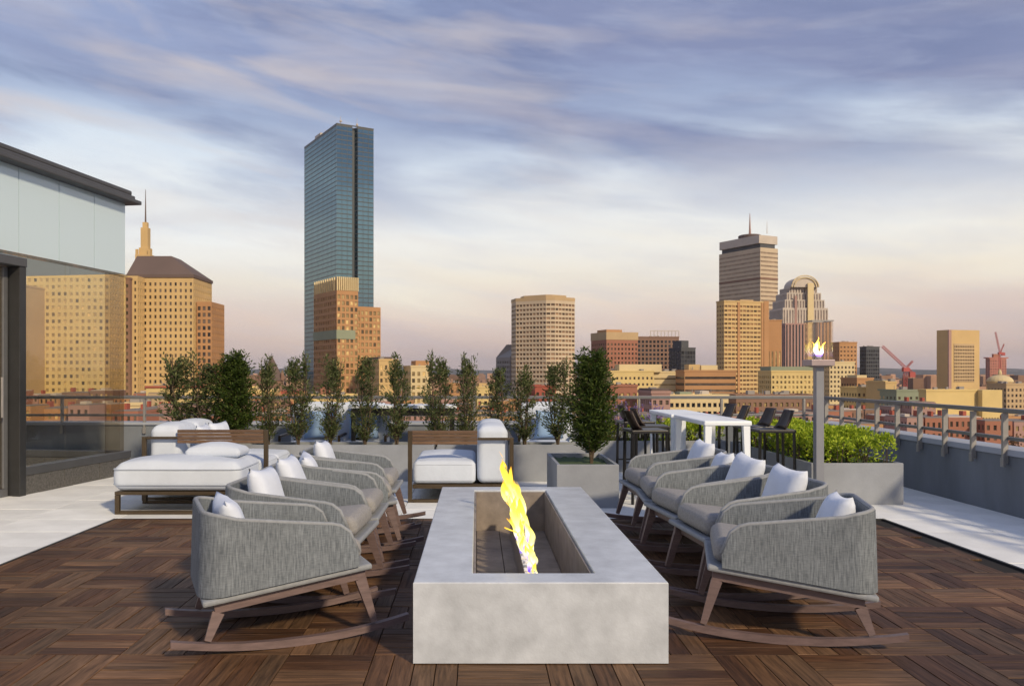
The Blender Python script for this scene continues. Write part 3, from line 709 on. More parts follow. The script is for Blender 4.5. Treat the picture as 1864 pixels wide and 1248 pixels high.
for side, row in ((1, LROW), (-1, RROW)):
    for x, y, yaw, where in row:
        c = chair0 if first else copy_tree(chair0); first = False
        x += -0.055 * side; c.scale = (0.95 if side == 1 else 0.92, 1, 0.945); c.location = (x, y, 0.005); rz = R(yaw) if side == 1 else math.pi - R(yaw); c.rotation_euler = (0, 0, rz)
        sd = 'left' if side == 1 else 'right'
        tag(c, 'grey woven rocking chair %s of the fire pit, %s' % (sd, where), 'rocking chair', 'rocking chairs around the fire pit')
        p = bpy.data.objects.new('throw_pillow', pil_me); COL.objects.link(p)
        Mx = Matrix.Translation((x, y, 0.005)) @ Matrix.Rotation(rz, 4, 'Z') @ Matrix.Translation((-0.27, 0.0, 0.535 if (yaw > 4) else 0.575)) @ Matrix.Rotation(R(-17 + rng.uniform(-3, 3)), 4, 'Y') @ Matrix.Rotation(R(rng.uniform(-5, 5)), 4, 'X')
        p.matrix_world = Mx
        tag(p, 'white pillow in the rocking chair %s of the fire, %s' % (sd, where), 'pillow', 'throw pillows on the rocking chairs')

# ------------------------------------------------------------------ sofas
def piping(par, c, half, z, r=0.05, ins=0.006):
    pts = []
    for k in range(20):
        q = k / 20 * 2 * math.pi + math.pi / 4; dx, dy = math.cos(q), math.sin(q)
    for sx, sy, a0 in ((1, 1, 0), (-1, 1, 90), (-1, -1, 180), (1, -1, 270)):
        for k in range(6):
            a_ = R(a0 + 90 * k / 5); pts.append((c[0] + sx * (half[0] - r) + r * math.cos(a_), c[1] + sy * (half[1] - r) + r * math.sin(a_), z))
    m = MB(); m.tube(pts, 0.006, 6, closed=True); return m.build('piping', M_pipew, par, smooth=True)
M_pipew = mat('cushion_piping', (0.44, 0.49, 0.57), 0.85, 0.05)
def sofa(label, loc, flip, w, ln):
    """seen end-on: seat to -x, back to +x (flip mirrors); near end at y=0"""
    t = thing('outdoor_sofa', label, 'sofa', loc, 0, 'slatted outdoor sofas')
    f = -1 if flip else 1
    def bx(name, x0, x1, y0, y1, z0, z1, mt, r=0.004, par=t):
        m = MB(); a, b = sorted((x0 * f, x1 * f)); m.bbox(a, b, y0, y1, z0, z1, r); return m.build(name, mt, par)
    h = w / 2; bk = h - 0.40
    for x in (-h, h - 0.045):
        for y in (0, ln - 0.045): bx('leg', x, x + 0.045, y, y + 0.045, 0.0, (0.775 if x < 0 else 0.70) if y < 0.1 else (0.20 if x < 0 else 0.655), M_bronze)
    bx('floor_rail', -h + 0.047, h - 0.047, 0.0, 0.045, 0.0, 0.035, M_bronze); bx('floor_rail', -h + 0.047, h - 0.047, ln - 0.045, ln, 0.0, 0.035, M_bronze)
    bx('seat_frame', -h + 0.047, h - 0.047, 0.05, ln - 0.05, 0.145, 0.19, M_bronze)
    for y in (0.0,):
        for k in range(4): bx('arm_slat', -h + 0.047, bk + 0.01, y, y + 0.028, 0.628 + 0.038 * k, 0.662 + 0.038 * k, M_slat)
        bx('arm_rail', bk + 0.012, h - 0.047, y, y + 0.03, 0.672, 0.70, M_bronze)
    bx('back_rail', h - 0.043, h - 0.005, 0.048, ln - 0.048, 0.66, 0.695, M_bronze)
    q = 2; d = (ln - 0.12) / q
    for k in range(q):
        m = MB(); cc, hh_ = (f * (-h + 0.05 + (bk + h - 0.06) / 2), 0.06 + d * (k + 0.5), 0.315), ((bk + h - 0.07) / 2, d / 2 - 0.004, 0.122); m.cushion(cc, hh_, 0.045, 0.035); sc_ = sharp(m.build('seat_cushion', M_white, t), 70); piping(sc_, cc, hh_, cc[2] + 0.085); piping(sc_, cc, hh_, cc[2] - 0.085)
        m = MB(); m.cushion((f * (bk + 0.175), 0.06 + d * (k + 0.5), 0.50), (0.165, d / 2 - 0.004, 0.305), 0.07, 0.04); sharp(m.build('back_cushion', M_white, t), 70)
    return t
sofa('low white sofa behind the fire pit, slatted brown arm on its left', (-0.174, 8.88, 0), False, 1.14, 1.45)
sofa('low white sofa behind the daybed, slatted brown arm on its right', (-2.98, 9.02, 0), True, 1.38, 1.38)
db_ = thing('daybed', 'wide white daybed on a bronze sled frame at the left corner of the deck', 'daybed', (-2.97, 8.50, 0))
hx, hy = 0.61, 0.36
for y in (-hy, hy - 0.045):
    for x in (-hx, hx - 0.045):
        m = MB(); m.bbox(x, x + 0.045, y, y + 0.045, 0.0, 0.19, 0.004); m.build('leg', M_bronze, db_)
    m = MB(); m.bbox(-hx + 0.047, hx - 0.047, y, y + 0.045, 0.0, 0.035, 0.004); m.build('floor_rail', M_bronze, db_)
m = MB(); m.bbox(-hx, hx, -hy, hy, 0.192, 0.225, 0.004); m.build('frame', M_bronze, db_)
m = MB(); m.cushion((0, 0, 0.368), (hx + 0.015, hy + 0.015, 0.140), 0.085, 0.05, sag=lambda x, y: 0.010 * math.sin(5 * x + 1) * math.cos(4 * y)); mt_ = sharp(m.build('mattress', M_white, db_), 70); piping(mt_, (0, 0, 0), (hx + 0.025, hy + 0.025), 0.445, 0.085); piping(mt_, (0, 0, 0), (hx + 0.025, hy + 0.025), 0.295, 0.085)
m = MB(); m.cushion((0.26, 0.12, 0.575), (0.28, 0.19, 0.045), 0.04, 0.06); o = m.build('bolster', M_white, db_); sharp(o, 70)
for x, y, z, rx, rz, lab in ((-3.10, 9.42, 0.60, -14, -65, 'white pillow propped in the back corner of the left sofa'), (-3.08, 9.92, 0.60, -16, -80, 'white pillow farther along the left sofa seat, beside the slatted arm')):
    p = bpy.data.objects.new('throw_pillow', pil_me); COL.objects.link(p)
    p.location = (x, y, z); p.rotation_euler = (0, R(-14), R(rz + 70)); tag(p, lab, 'pillow', 'sofa pillows')

# ------------------------------------------------------------------ planters, small trees, hedges
def planter(label, x0, x1, y0, y1, h, group='grey planter boxes', open_=0.035):
    t = thing('planter', label, 'planter', ((x0 + x1) / 2, (y0 + y1) / 2, 0), 0, group); a, b = (x1 - x0) / 2, (y1 - y0) / 2
    m = MB(); trough(m, -a, a, -b, b, -a + open_, a - open_, -b + open_, b - open_, 0.0, h, 0.004); m.build('box', M_plant, t)
    m = MB(); nx, ny = 14, 10; vs = [(-a + open_ + .001 + (2 * a - 2 * open_ - .002) * i / nx, -b + open_ + .001 + (2 * b - 2 * open_ - .002) * j / ny, h - 0.045 + rng.uniform(-0.012, 0.012)) for i in range(nx + 1) for j in range(ny + 1)]
    m.add(vs, [(i * (ny + 1) + j, (i + 1) * (ny + 1) + j, (i + 1) * (ny + 1) + j + 1, i * (ny + 1) + j + 1) for i in range(nx) for j in range(ny)])
    m.build('soil', M_soil, t, smooth=True); return t
planter('square grey planter holding the big bushy tree right of the fire', 0.83, 1.47, 8.52, 9.75, 0.45)
planter('long grey planter behind the left sofa, farthest to the left', -4.0, -2.0, 10.62, 11.1, 0.47)
planter('long grey planter between the two sofas at the back', -1.96, -0.55, 10.62, 11.1, 0.47)
planter('long grey planter behind the far end of the fire pit', -0.51, 1.40, 10.62, 11.1, 0.47)
planter('big grey planter with the green hedge on the right beside the torch', 3.55, 4.53, 8.75, 11.55, 0.44)
planter('grey planter with hedge running behind the white bar tables', 1.66, 3.52, 11.62, 12.2, 0.44)

def leafquad(m, p, d, ln, w, r):
    d = d.normalized(); s = d.cross(Vector((r.uniform(-1, 1), r.uniform(-1, 1), r.uniform(-1, 1))))
    if s.length < 1e-3: s = Vector((1, 0, 0))
    s.normalize(); n = d.cross(s)
    m.add((p, p + d * ln * 0.45 + s * w / 2 + n * w * 0.15, p + d * ln, p + d * ln * 0.45 - s * w / 2 + n * w * 0.15), ((0, 1, 2, 3),))
def make_tree(h, wid, ntw, nl, seed, dense, leafm, l=(0.035, 0.06), clear=0.10):
    r = random.Random(seed); tr = MB(); lf = MB()
    def prof(t): return wid / 2 * (0.42 + 0.58 * min(1, t / 0.25)) * (1 - max(0, (t - 0.38) / 0.62) ** 1.2 * (0.55 if dense else 0.85))
    stems = []
    for k in range(5 if dense else 4):
        a = r.uniform(0, 6.28); rr = r.uniform(0.2, 0.75) * wid * 0.36; pts = []
        hh = h * r.uniform(0.82, 1.0) if k else h
        wob = r.uniform(0, 6.28)
        for i in range(9):
            t = i / 8
            pts.append(Vector((math.cos(a) * rr * min(1, t * 1.6) + 0.014 * math.sin(wob + 7 * t), math.sin(a) * rr * min(1, t * 1.6) + 0.014 * math.cos(wob + 6 * t), hh * t)))
        tr.tube(pts, 0.012, 6, r2=0.003); stems.append(pts)
    for st in stems:                                      # thin leaders standing out of the top
        q0 = st[-1]; q1 = q0 + Vector((r.gauss(0, 0.03), r.gauss(0, 0.03), r.uniform(-0.02, 0.07))); lo_ = st[6]; tr.tube([q0, q1], 0.003, 4, r2=0.001)
        for q in range(34):
            w_ = r.random(); p = lo_.lerp(q1, w_) + Vector((r.gauss(0, 0.012), r.gauss(0, 0.012), 0))
            leafquad(lf, p, Vector((r.gauss(0, 0.6), r.gauss(0, 0.6), 1.0)), r.uniform(*l), r.uniform(0.012, 0.018), r)
    for k in range(ntw):
        st = r.choice(stems); t = clear + (1 - clear) * r.random() ** (0.95 if dense else 1.25); i = min(7, int(t * 8)); b = st[i].lerp(st[i + 1], t * 8 - i)
        a = r.uniform(0, 6.28); reach = prof(t) * r.uniform(0.45, 1.08); up = r.uniform(0.08, 0.17) * h
        tip = Vector((math.cos(a) * reach, math.sin(a) * reach, min(h * r.uniform(0.80, 1.06), b.z + up)))
        if k % 3 == 0 or not dense: tr.tube([b, b.lerp(tip, 0.5) + Vector((math.cos(a) * 0.01, math.sin(a) * 0.01, -0.01)), tip], 0.0035, 4, r2=0.001)
        for q in range(nl):
            s = 0.15 + 0.85 * (q + r.random()) / nl; p = b.lerp(tip, s)
            d = (tip - b).normalized() * 0.9 + Vector((r.gauss(0, 0.75), r.gauss(0, 0.75), r.gauss(0.25, 0.6)))
            leafquad(lf, p + Vector((r.gauss(0, 0.012), r.gauss(0, 0.012), r.gauss(0, 0.012))), d, r.uniform(*l), r.uniform(0.013, 0.02), r)
    return tr, lf
def tree_thing(label, cat, loc, meshes, group, sc=1, rz=0):
    t = thing('small_tree', label, cat, loc, rz, group); t.scale = (sc[0], sc[0], sc[1]) if isinstance(sc, tuple) else (sc,) * 3
    for nme, me in (('trunk', meshes[0]), ('crown', meshes[1])):
        o = bpy.data.objects.new(nme, me); COL.objects.link(o); o.parent = t
    return t
sparse = []
for k in range(4):
    tr, lf = make_tree(1.22, 0.54, 150, 14, 40 + k, False, M_leaf, l=(0.04, 0.07), clear=0.05); sparse.append((tr.mesh('trunk', M_bark), lf.mesh('crown', M_leaf)))
tr, lf = make_tree(1.35, 0.62, 620, 18, 77, True, M_leafd, clear=0.08); densem = (tr.mesh('trunk', M_bark), lf.mesh('crown', M_leafd))
tcols = [(340, 643, 1.5, 'slim leafy tree at the left end of the planter row, over the left sofa back'),
         (382, 660, 1.45, 'shorter slim tree wedged against the dense bushy one behind the left sofa'),
         (487, 648, 0.9, 'slim tree right of the dense bushy one, before the dark church roof'),
         (543, 645, 1.1, 'slim tree standing in front of the left foot of the blue glass tower'),
         (600, 648, 0.95, 'slim tree before the gold brick tower, over the blue cushions'),
         (663, 648, 0.95, 'slim tree beside the left end of the white high table'),
         (722, 646, 0.95, 'slim tree with two thin tips over the middle of the white high table'),
         (797, 645, 1.05, 'slim tree over the slatted arm of the sofa behind the fire pit'),
         (848, 645, 0.9, 'slim fork tipped tree just left of the fire'),
         (908, 668, 1.0, 'pale slim tree above the fire, before the dark gabled building'),
         (955, 668, 0.95, 'slim tree right of the fire over the sofa back'),
         (1015, 655, 1.05, 'slim tree touching the big bushy one on its left')]
for i, (cx_, ty, ws, lab) in enumerate(tcols):
    Y = 10.86; zb = 0.43; h = pz(ty, Y) - zb
    tree_thing(lab, 'tree', (px(cx_, Y), Y + rng.uniform(-0.06, 0.06), zb), sparse[i % 4], 'small trees in the planter row', (ws, h / 1.24), rng.uniform(0, 6.28))
tree_thing('big dense bushy tree in the square planter right of the fire', 'tree', (px(1075, 9.1), 9.1, 0.40), densem, 'dense bushy trees', (1.12, (pz(642, 9.1) - 0.40) / 1.37), 0.4)
tree_thing('dense dark bushy tree behind the slatted arm of the left sofa', 'tree', (px(424, 10.8), 10.8, 0.43), densem, 'dense bushy trees', (1.2, (pz(645, 10.8) - 0.43) / 1.37), 2.1)

def hedge(label, x0, x1, y0, y1, z0, h, n, seed):
    r = random.Random(seed); t = thing('hedge', label, 'hedge', ((x0 + x1) / 2, (y0 + y1) / 2, z0), 0, 'low green hedges'); a, b = (x1 - x0) / 2, (y1 - y0) / 2
    lf = MB(); tw = MB()
    bumps = [(r.uniform(-a, a), r.uniform(-b, b), r.uniform(0.09, 0.17), r.uniform(0.78, 1.0)) for _ in range(int(110 * a * b) + 10)]
    for _ in range(n):
        bx_, by_, br, bh = r.choice(bumps); u = Vector((r.gauss(0, 1), r.gauss(0, 1), abs(r.gauss(0, 1)))).normalized() * r.uniform(0.75, 1.0)
        p = Vector((max(-a - 0.03, min(a + 0.03, bx_ + u.x * br)), max(-b - 0.03, min(b + 0.03, by_ + u.y * br)), 0.02 + h * bh * (0.45 + 0.55 * u.z) * (1 if u.z > 0.1 else r.random())))
        leafquad(lf, p, u + Vector((r.gauss(0, 0.5), r.gauss(0, 0.5), r.gauss(0.3, 0.5))), r.uniform(0.03, 0.05), r.uniform(0.016, 0.026), r)
    for bx_, by_, br, bh in bumps:
        for k in range(3): tw.tube([(bx_ + r.uniform(-.02, .02), by_ + r.uniform(-.02, .02), 0), (bx_ + r.uniform(-br, br) * .6, by_ + r.uniform(-br, br) * .6, h * bh * 0.9)], 0.006, 4, r2=0.002)
    lf.build('foliage', M_hedge, t); tw.build('stems', M_bark, t, kind='stuff'); return t
hedge('bright green hedge filling the big planter beside the right parapet', 3.60, 4.47, 8.83, 11.5, 0.39, 0.38, 24000, 5)
hedge('green hedge in the planter behind the white bar tables', 1.72, 3.46, 11.68, 12.14, 0.39, 0.36, 10000, 6)
lv = thing('lavender_plant', 'purple flowering plant behind the left bar stools', 'plant', (2.25, 11.55, 0.40)); r = random.Random(3); st = MB(); fw = MB()
for k in range(70):
    x, y = r.uniform(-0.42, 0.30), r.uniform(0.09, 0.25); hh = r.uniform(0.28, 0.56); q = Vector((x * 1.25, y, hh)); st.tube([(x, y, 0), q], 0.003, 4)
    for j in range(16):
        leafquad(fw, q + Vector((r.gauss(0, .01), r.gauss(0, .01), -0.15 * r.random() + 0.03)), Vector((r.gauss(0, .6), r.gauss(0, .6), 1)), 0.03, 0.018, r)
st.build('stems', M_bark, lv, kind='stuff'); fw.build('flowers', M_lav, lv, kind='stuff')

# ------------------------------------------------------------------ bar tables, stools, high table, lounge chairs, torch
def bar_table(label, x0, x1, y0, y1, h=0.895):
    t = thing('bar_table', label, 'bar table', ((x0 + x1) / 2, (y0 + y1) / 2, 0), 0, 'white bar tables'); a, b = (x1 - x0) / 2, (y1 - y0) / 2
    m = MB(); m.bbox(-a, a, -b, b, h - 0.05, h, 0.012); m.build('table_top', M_tablew, t)
    for sx in (-1, 1):
        for sy in (-1, 1):
            m = MB(); m.bar((sx * (a - 0.05), sy * (b - 0.05), h - 0.051), (sx * (a - 0.03), sy * (b - 0.03), 0), 0.07, 0.07, (1, 0, 0), 0.04, 0.04); m.build('leg', M_tablew, t)
    return t
bar_table('white high bar table nearest the camera, between the dark stools on the right', 2.38, 2.88, 8.62, 9.98)
bar_table('white high bar table behind the other one, next to the purple plant', 2.36, 2.86, 10.02, 11.30)
def make_stool():
    t = thing('bar_stool', 'x', 'bar stool')
    m = MB(); m.bbox(-0.20, 0.20, -0.20, 0.20, 0.755, 0.79, 0.01); m.build('seat', M_black, t)
    for sx in (-1, 1):
        for sy in (-1, 1):
            m = MB(); m.bar((sx * 0.18, sy * 0.18, 0.754), (sx * 0.19, sy * 0.19, 0), 0.024, 0.024); m.build('leg', M_black, t)
    for sy in (-1, 1):
        m = MB(); m.bar((-0.17, sy * 0.19, 0.28), (0.17, sy * 0.19, 0.28), 0.018, 0.018); m.build('stretcher', M_black, t)
    m = MB(); m.bar((0.186, -0.17, 0.24), (0.186, 0.17, 0.24), 0.018, 0.018); m.build('foot_rest', M_black, t)
    m = MB(); n = 7; vs = []; fs = []                       # curved back shell rising from the rear edge
    for th in (0.0, 0.02):
        for i in range(n + 1):
            for j in range(6):
                v = j / 5; y = -0.19 + 0.38 * i / n; bow = 0.05 * (1 - (2 * i / n - 1) ** 2)
                vs.append((-0.14 - 0.10 * v ** 0.7 - bow + th + 0.05, y * 0.86 * (1 - 0.25 * v), 0.792 + 0.20 * v))
    k = (n + 1) * 6
    for i in range(n):
        for j in range(5):
            a = i * 6 + j; fs.append((a, a + 6, a + 7, a + 1)); fs.append((k + a, k + a + 1, k + a + 7, k + a + 6))
        fs.append((i * 6 + 5, i * 6 + 11, k + i * 6 + 11, k + i * 6 + 5)); fs.append((i * 6, k + i * 6, k + i * 6 + 6, i * 6 + 6))
    for j in range(5): fs.append((j, j + 1, k + j + 1, k + j)); fs.append((n * 6 + j, k + n * 6 + j, k + n * 6 + j + 1, n * 6 + j + 1))
    m.add(vs, fs); m.build('backrest', M_bwood, t, smooth=True); return t
stool0 = make_stool(); ff = True
for x, y, rz, lab in ((1.83, 8.95, 4, 'dark bar stool left of the white bar tables, nearest the big bushy tree'), (2.02, 9.62, -3, 'dark bar stool left of the white bar tables, second from the camera'),
                      (2.02, 10.5, 5, 'dark bar stool left of the white bar tables, by the purple plant'), (3.22, 9.0, 178, 'dark bar stool right of the white bar tables, closest to the torch post'),
                      (3.22, 9.52, 183, 'dark bar stool right of the white bar tables, second from the torch post'), (3.16, 10.25, 176, 'brown backed bar stool right of the rear bar table, second farthest'), (3.18, 10.85, 184, 'brown backed bar stool right of the rear bar table, farthest away')):
    s_ = stool0 if ff else copy_tree(stool0); ff = False
    s_.location = (x, y, 0); s_.rotation_euler = (0, 0, R(rz)); tag(s_, lab, 'bar stool', 'dark bar stools at the white tables')
t = thing('high_table', 'long white topped high table behind the row of small trees', 'table', (px(735, 11.75), 11.75, 0))
m = MB(); m.bbox(-0.76, 0.76, -0.25, 0.25, 0.90, 0.945, 0.008); m.build('table_top', M_tablew, t)
m = MB(); m.bbox(-0.72, 0.72, -0.21, 0.21, 0.80, 0.897, 0.006); m.build('apron', M_black, t)
for sx in (-1, 1):
    for sy in (-1, 1):
        m = MB(); m.bbox(sx * 0.69 - 0.03, sx * 0.69 + 0.03, sy * 0.18 - 0.03, sy * 0.18 + 0.03, 0, 0.798, 0.004); m.build('leg', M_black, t)
def make_lounge():
    t = thing('lounge_chair', 'x', 'lounge chair')
    m = MB(); m.bbox(-0.40, 0.40, -0.38, 0.38, 0.10, 0.14, 0.006); m.build('frame', M_bronze, t)
    for sx in (-1, 1):
        for sy in (-1, 1):
            m = MB(); m.bbox(sx * 0.37 - 0.02, sx * 0.37 + 0.02, sy * 0.35 - 0.02, sy * 0.35 + 0.02, 0, 0.098, 0.003); m.build('leg', M_bronze, t)
    m = MB(); m.cushion((0, -0.06, 0.28), (0.38, 0.31, 0.135), 0.06, 0.03); sharp(m.build('seat_cushion', M_white, t), 70)
    m = MB(); m.cushion((0, 0.31, 0.55), (0.39, 0.09, 0.40), 0.08, 0.03); sharp(m.build('back_cushion', M_white, t), 70)
    for sx in (-1, 1):
        m = MB(); m.bbox(sx * 0.41 - 0.018, sx * 0.41 + 0.018, -0.36, 0.36, 0.50, 0.535, 0.005); m.bbox(sx * 0.41 - 0.018, sx * 0.41 + 0.018, -0.36, -0.325, 0.141, 0.499, 0.003); m.build('arm', M_bronze, t)
    return t
lc = make_lounge(); ff = True
for cx_, lab in ((572, 'white lounge chair behind the trees below the blue glass tower'), (652, 'white lounge chair behind the trees beside the white high table'), (995, 'white lounge chair behind the trees left of the big bushy one')):
    c = lc if ff else copy_tree(lc); ff = False
    Y = 11.72 if cx_ != 652 else 11.62; x = px(cx_, Y) if cx_ != 652 else -2.05
    c.location = (x if cx_ != 652 else px(622, Y) + 0.35, Y, 0) if cx_ == 652 else (x, Y, 0)
    if cx_ == 652: c.location = (-1.42 - 0.25, 11.7, 0); 
    tag(c, lab, 'lounge chair', 'white lounge chairs behind the trees')
    p = bpy.data.objects.new('blue_pillow', pil_me.copy()); p.data.materials[0] = M_blue; COL.objects.link(p)
    p.location = (c.location.x + 0.05, c.location.y + 0.1, 0.66); p.rotation_euler = (R(0), R(18), R(-90 + 8)); tag(p, 'soft blue pillow on the %s' % lab.replace('white ', ''), 'pillow', 'blue pillows')
# gas torch
TX, TY = px(1490, 8.62), 8.62
t = thing('gas_torch', 'tall grey gas torch with a glass lantern in front of the hedge planter', 'torch', (TX, TY, 0))
m = MB(); m.bbox(-0.14, 0.14, -0.09, 0.09, 0, 0.02, 0.004); m.build('base_plate', M_postg, t)
m = MB(); m.bbox(-0.042, 0.042, -0.042, 0.042, 0.021, 1.46, 0.006); m.build('post', M_postg, t)
m = MB(); m.bar((0, 0, 1.455), (0, 0, 1.47), 0.10, 0.10, (0, 1, 0), 0.22, 0.22); m.bbox(-0.122, 0.122, -0.122, 0.122, 1.471, 1.535, 0.005); m.build('tray', M_tcap, t)
for k in range(4):
    m = MB(); m.box(-0.105, 0.105, -0.109, -0.102, 1.536, 1.93); o = m.build('glass_pane', M_gtorch, t); o.rotation_euler = (0, 0, k * math.pi / 2)
m = MB(); m.box(-0.113, 0.113, -0.113, -0.1, 1.931, 1.943); m.box(-0.113, 0.113, 0.1, 0.113, 1.931, 1.943); m.box(-0.113, -0.1, -0.099, 0.099, 1.931, 1.943); m.box(0.1, 0.113, -0.099, 0.099, 1.931, 1.943)
m.build('rim', M_railp, t)
m = MB(); m.lathe([(0.035, 1.536), (0.035, 1.56), (0.02, 1.57)], 12); m.build('burner', M_steel, t)
M_flame2 = flame_mat(3.5)
fire2 = thing('torch_flame', 'small bright white flame inside the glass lantern on the grey torch', 'flame', (TX, TY, 1.575))
for k in range(4): tongue('flame_tongue', fire2, ((k - 1.5) * 0.016, 0, 0), 0.15 + 0.05 * (k == 1), 0.032, (0.03 * (k - 1) - 0.01, 0.0), 300 + k, M_flame2)

# ------------------------------------------------------------------ city
def cm(name, c, rough=0.8, var=0.10, scale=0.05, rnd=0.0): return mat(name, c, rough, var, scale, rnd=rnd, detail=6)
C_gold = cm('tan_limestone', (0.55, 0.385, 0.175)); C_cream = cm('cream_stone', (0.62, 0.50, 0.28)); C_orange = cm('orange_brick', (0.42, 0.225, 0.10))
C_red = cm('red_brick', (0.32, 0.135, 0.085)); C_tan = cm('tan_brick', (0.46, 0.33, 0.185)); C_brown = cm('brown_brick', (0.22, 0.13, 0.09))
C_gray = cm('grey_panel', (0.27, 0.25, 0.24)); C_pale = cm('pale_concrete', (0.50, 0.44, 0.38)); C_beige = cm('beige_stone', (0.52, 0.42, 0.30)); C_dark = cm('dark_panel', (0.07, 0.075, 0.085)); C_slate = cm('slate_roof', (0.12, 0.085, 0.075))
C_roof = cm('tar_roof', (0.20, 0.17, 0.15)); C_copper = cm('green_copper', (0.24, 0.27, 0.19)); C_redroof = cm('red_roof', (0.33, 0.08, 0.05)); C_yel = cm('yellow_render', (0.62, 0.47, 0.20)); C_rose = cm('rose_granite', (0.36, 0.22, 0.19))
G_win = mat('window_glass', (0.085, 0.062, 0.045), 0.15, 0.5, 0.25, spec=0.6, isl=0.85)
G_warm = mat('warm_window_glass', (0.34, 0.25, 0.11), 0.2, 0.6, 0.25, spec=0.6, isl=0.8)
G_dark = mat('dark_window_glass', (0.022, 0.026, 0.034), 0.12, 0.3, 0.2, spec=0.6, isl=0.6)
G_blue = mat('blue_curtain_glass', (0.010, 0.026, 0.040), 0.03, 0.25, 0.06, isl=0.3)
G_blue.node_tree.nodes['Principled BSDF'].inputs['IOR'].default_value = 3.2
G_blue.node_tree.nodes['Principled BSDF'].inputs['Specular Tint'].default_value = (0.58, 0.88, 1.0, 1)
G_pale = mat('silver_curtain_glass', (0.30, 0.30, 0.30), 0.12, 0.2, 0.1, metal=0.6)

class Bld:
    """a building: an Empty at its near corner; parts are walls, windows (joined, far too small to pick apart), roof and what stands on it"""
    def __init__(s, label, cat, loc, th, group=None, name='city_building'):
        s.t = thing(name, label, cat, (loc[0], loc[1], GZ), th, group); s.wall = {}; s.glass = {}
    def prism(s, poly, z0, z1, spec, wm, gm, cap=True, wname='wall'):
        """poly counter-clockwise from above; spec per edge: None or (bay, floor, wf, hf)"""
        w = s.wall.setdefault((wname, wm.name), (MB(), wm))[0]; gl = s.glass.setdefault(gm.name, (MB(), gm))[0]
        n = len(poly)
        for i in range(n):
            p, q = Vector(poly[i]), Vector(poly[(i + 1) % n]); d = q - p; ln = d.length; u = d / ln; nr = Vector((u.y, -u.x))
            def P(a, z, dep=0.0): return (p.x + u.x * a - nr.x * dep, p.y + u.y * a - nr.y * dep, z)
            sp_ = spec[i] if i < len(spec) else None
            if not sp_: w.quad(P(0, z0), P(ln, z0), P(ln, z1), P(0, z1)); continue
            bay, fl_, wf, hf = sp_[:4]; dep = sp_[4] if len(sp_) > 4 else 0.35; topm = sp_[5] if len(sp_) > 5 else fl_ * 0.5
            nx = max(1, round(ln / bay)); ny = max(1, round((z1 - z0 - topm) / fl_)); bay = ln / nx; fl_ = (z1 - topm - z0) / ny; ww = bay * wf; hh = fl_ * hf
            for j in range(ny + 1):
                za = z0 + j * fl_ - ((fl_ - hh) / 2 if j else 0); zb = z0 + j * fl_ + (fl_ - hh) / 2 if j < ny else z1
                if zb - za > 1e-3: w.quad(P(0, za), P(ln, za), P(ln, zb), P(0, zb))
            for j in range(ny):
                za = z0 + j * fl_ + (fl_ - hh) / 2; zb = za + hh
                for k in range(nx + 1):
                    a = max(0, k * bay - (bay - ww) / 2); b = min(ln, k * bay + (bay - ww) / 2)
                    if b - a > 1e-3: w.quad(P(a, za), P(b, za), P(b, zb), P(a, zb))
                for k in range(nx):
                    a = k * bay + (bay - ww) / 2; b = a + ww
                    gl.quad(P(a, za, dep), P(b, za, dep), P(b, zb, dep), P(a, zb, dep))
                    w.quad(P(a, za), P(a, za, dep), P(a, zb, dep), P(a, zb)); w.quad(P(b, za, dep), P(b, za), P(b, zb), P(b, zb, dep))
                    w.quad(P(a, zb, dep), P(b, zb, dep), P(b, zb), P(a, zb)); w.quad(P(a, za), P(b, za), P(b, za, dep), P(a, za, dep))
        if cap: w.add([(x, y, z1) for x, y in poly], (tuple(range(n)),))
    def part(s, name, mb, m): return mb.build(name, m, s.t)
    def box(s, name, m, x0, x1, y0, y1, z0, z1):
        b = MB(); b.box(x0, x1, y0, y1, z0, z1); return b.build(name, m, s.t)
    def done(s):
        for (nm, _), (mb, m) in s.wall.items():
            if mb.f: mb.build(nm, m, s.t)
        for mb, m in s.glass.values():
            if mb.f: mb.build('windows', m, s.t, kind='stuff')
        return s.t
def solve(cx_, D, rx, lx, th):
    Xc = px(cx_, D); c, s_ = math.cos(th), math.sin(th)
    t = (rx - CX) / FPX; wr = (t * D - Xc) / (c - t * s_)
    t = (lx - CX) / FPX; den = (-s_ - t * c); wl = (t * D - Xc) / den if abs(den) > 1e-4 and lx < cx_ - 1 else 0
    return Xc, wr, wl
def H(y, D): return pz(y, D) - GZ        # height above city ground
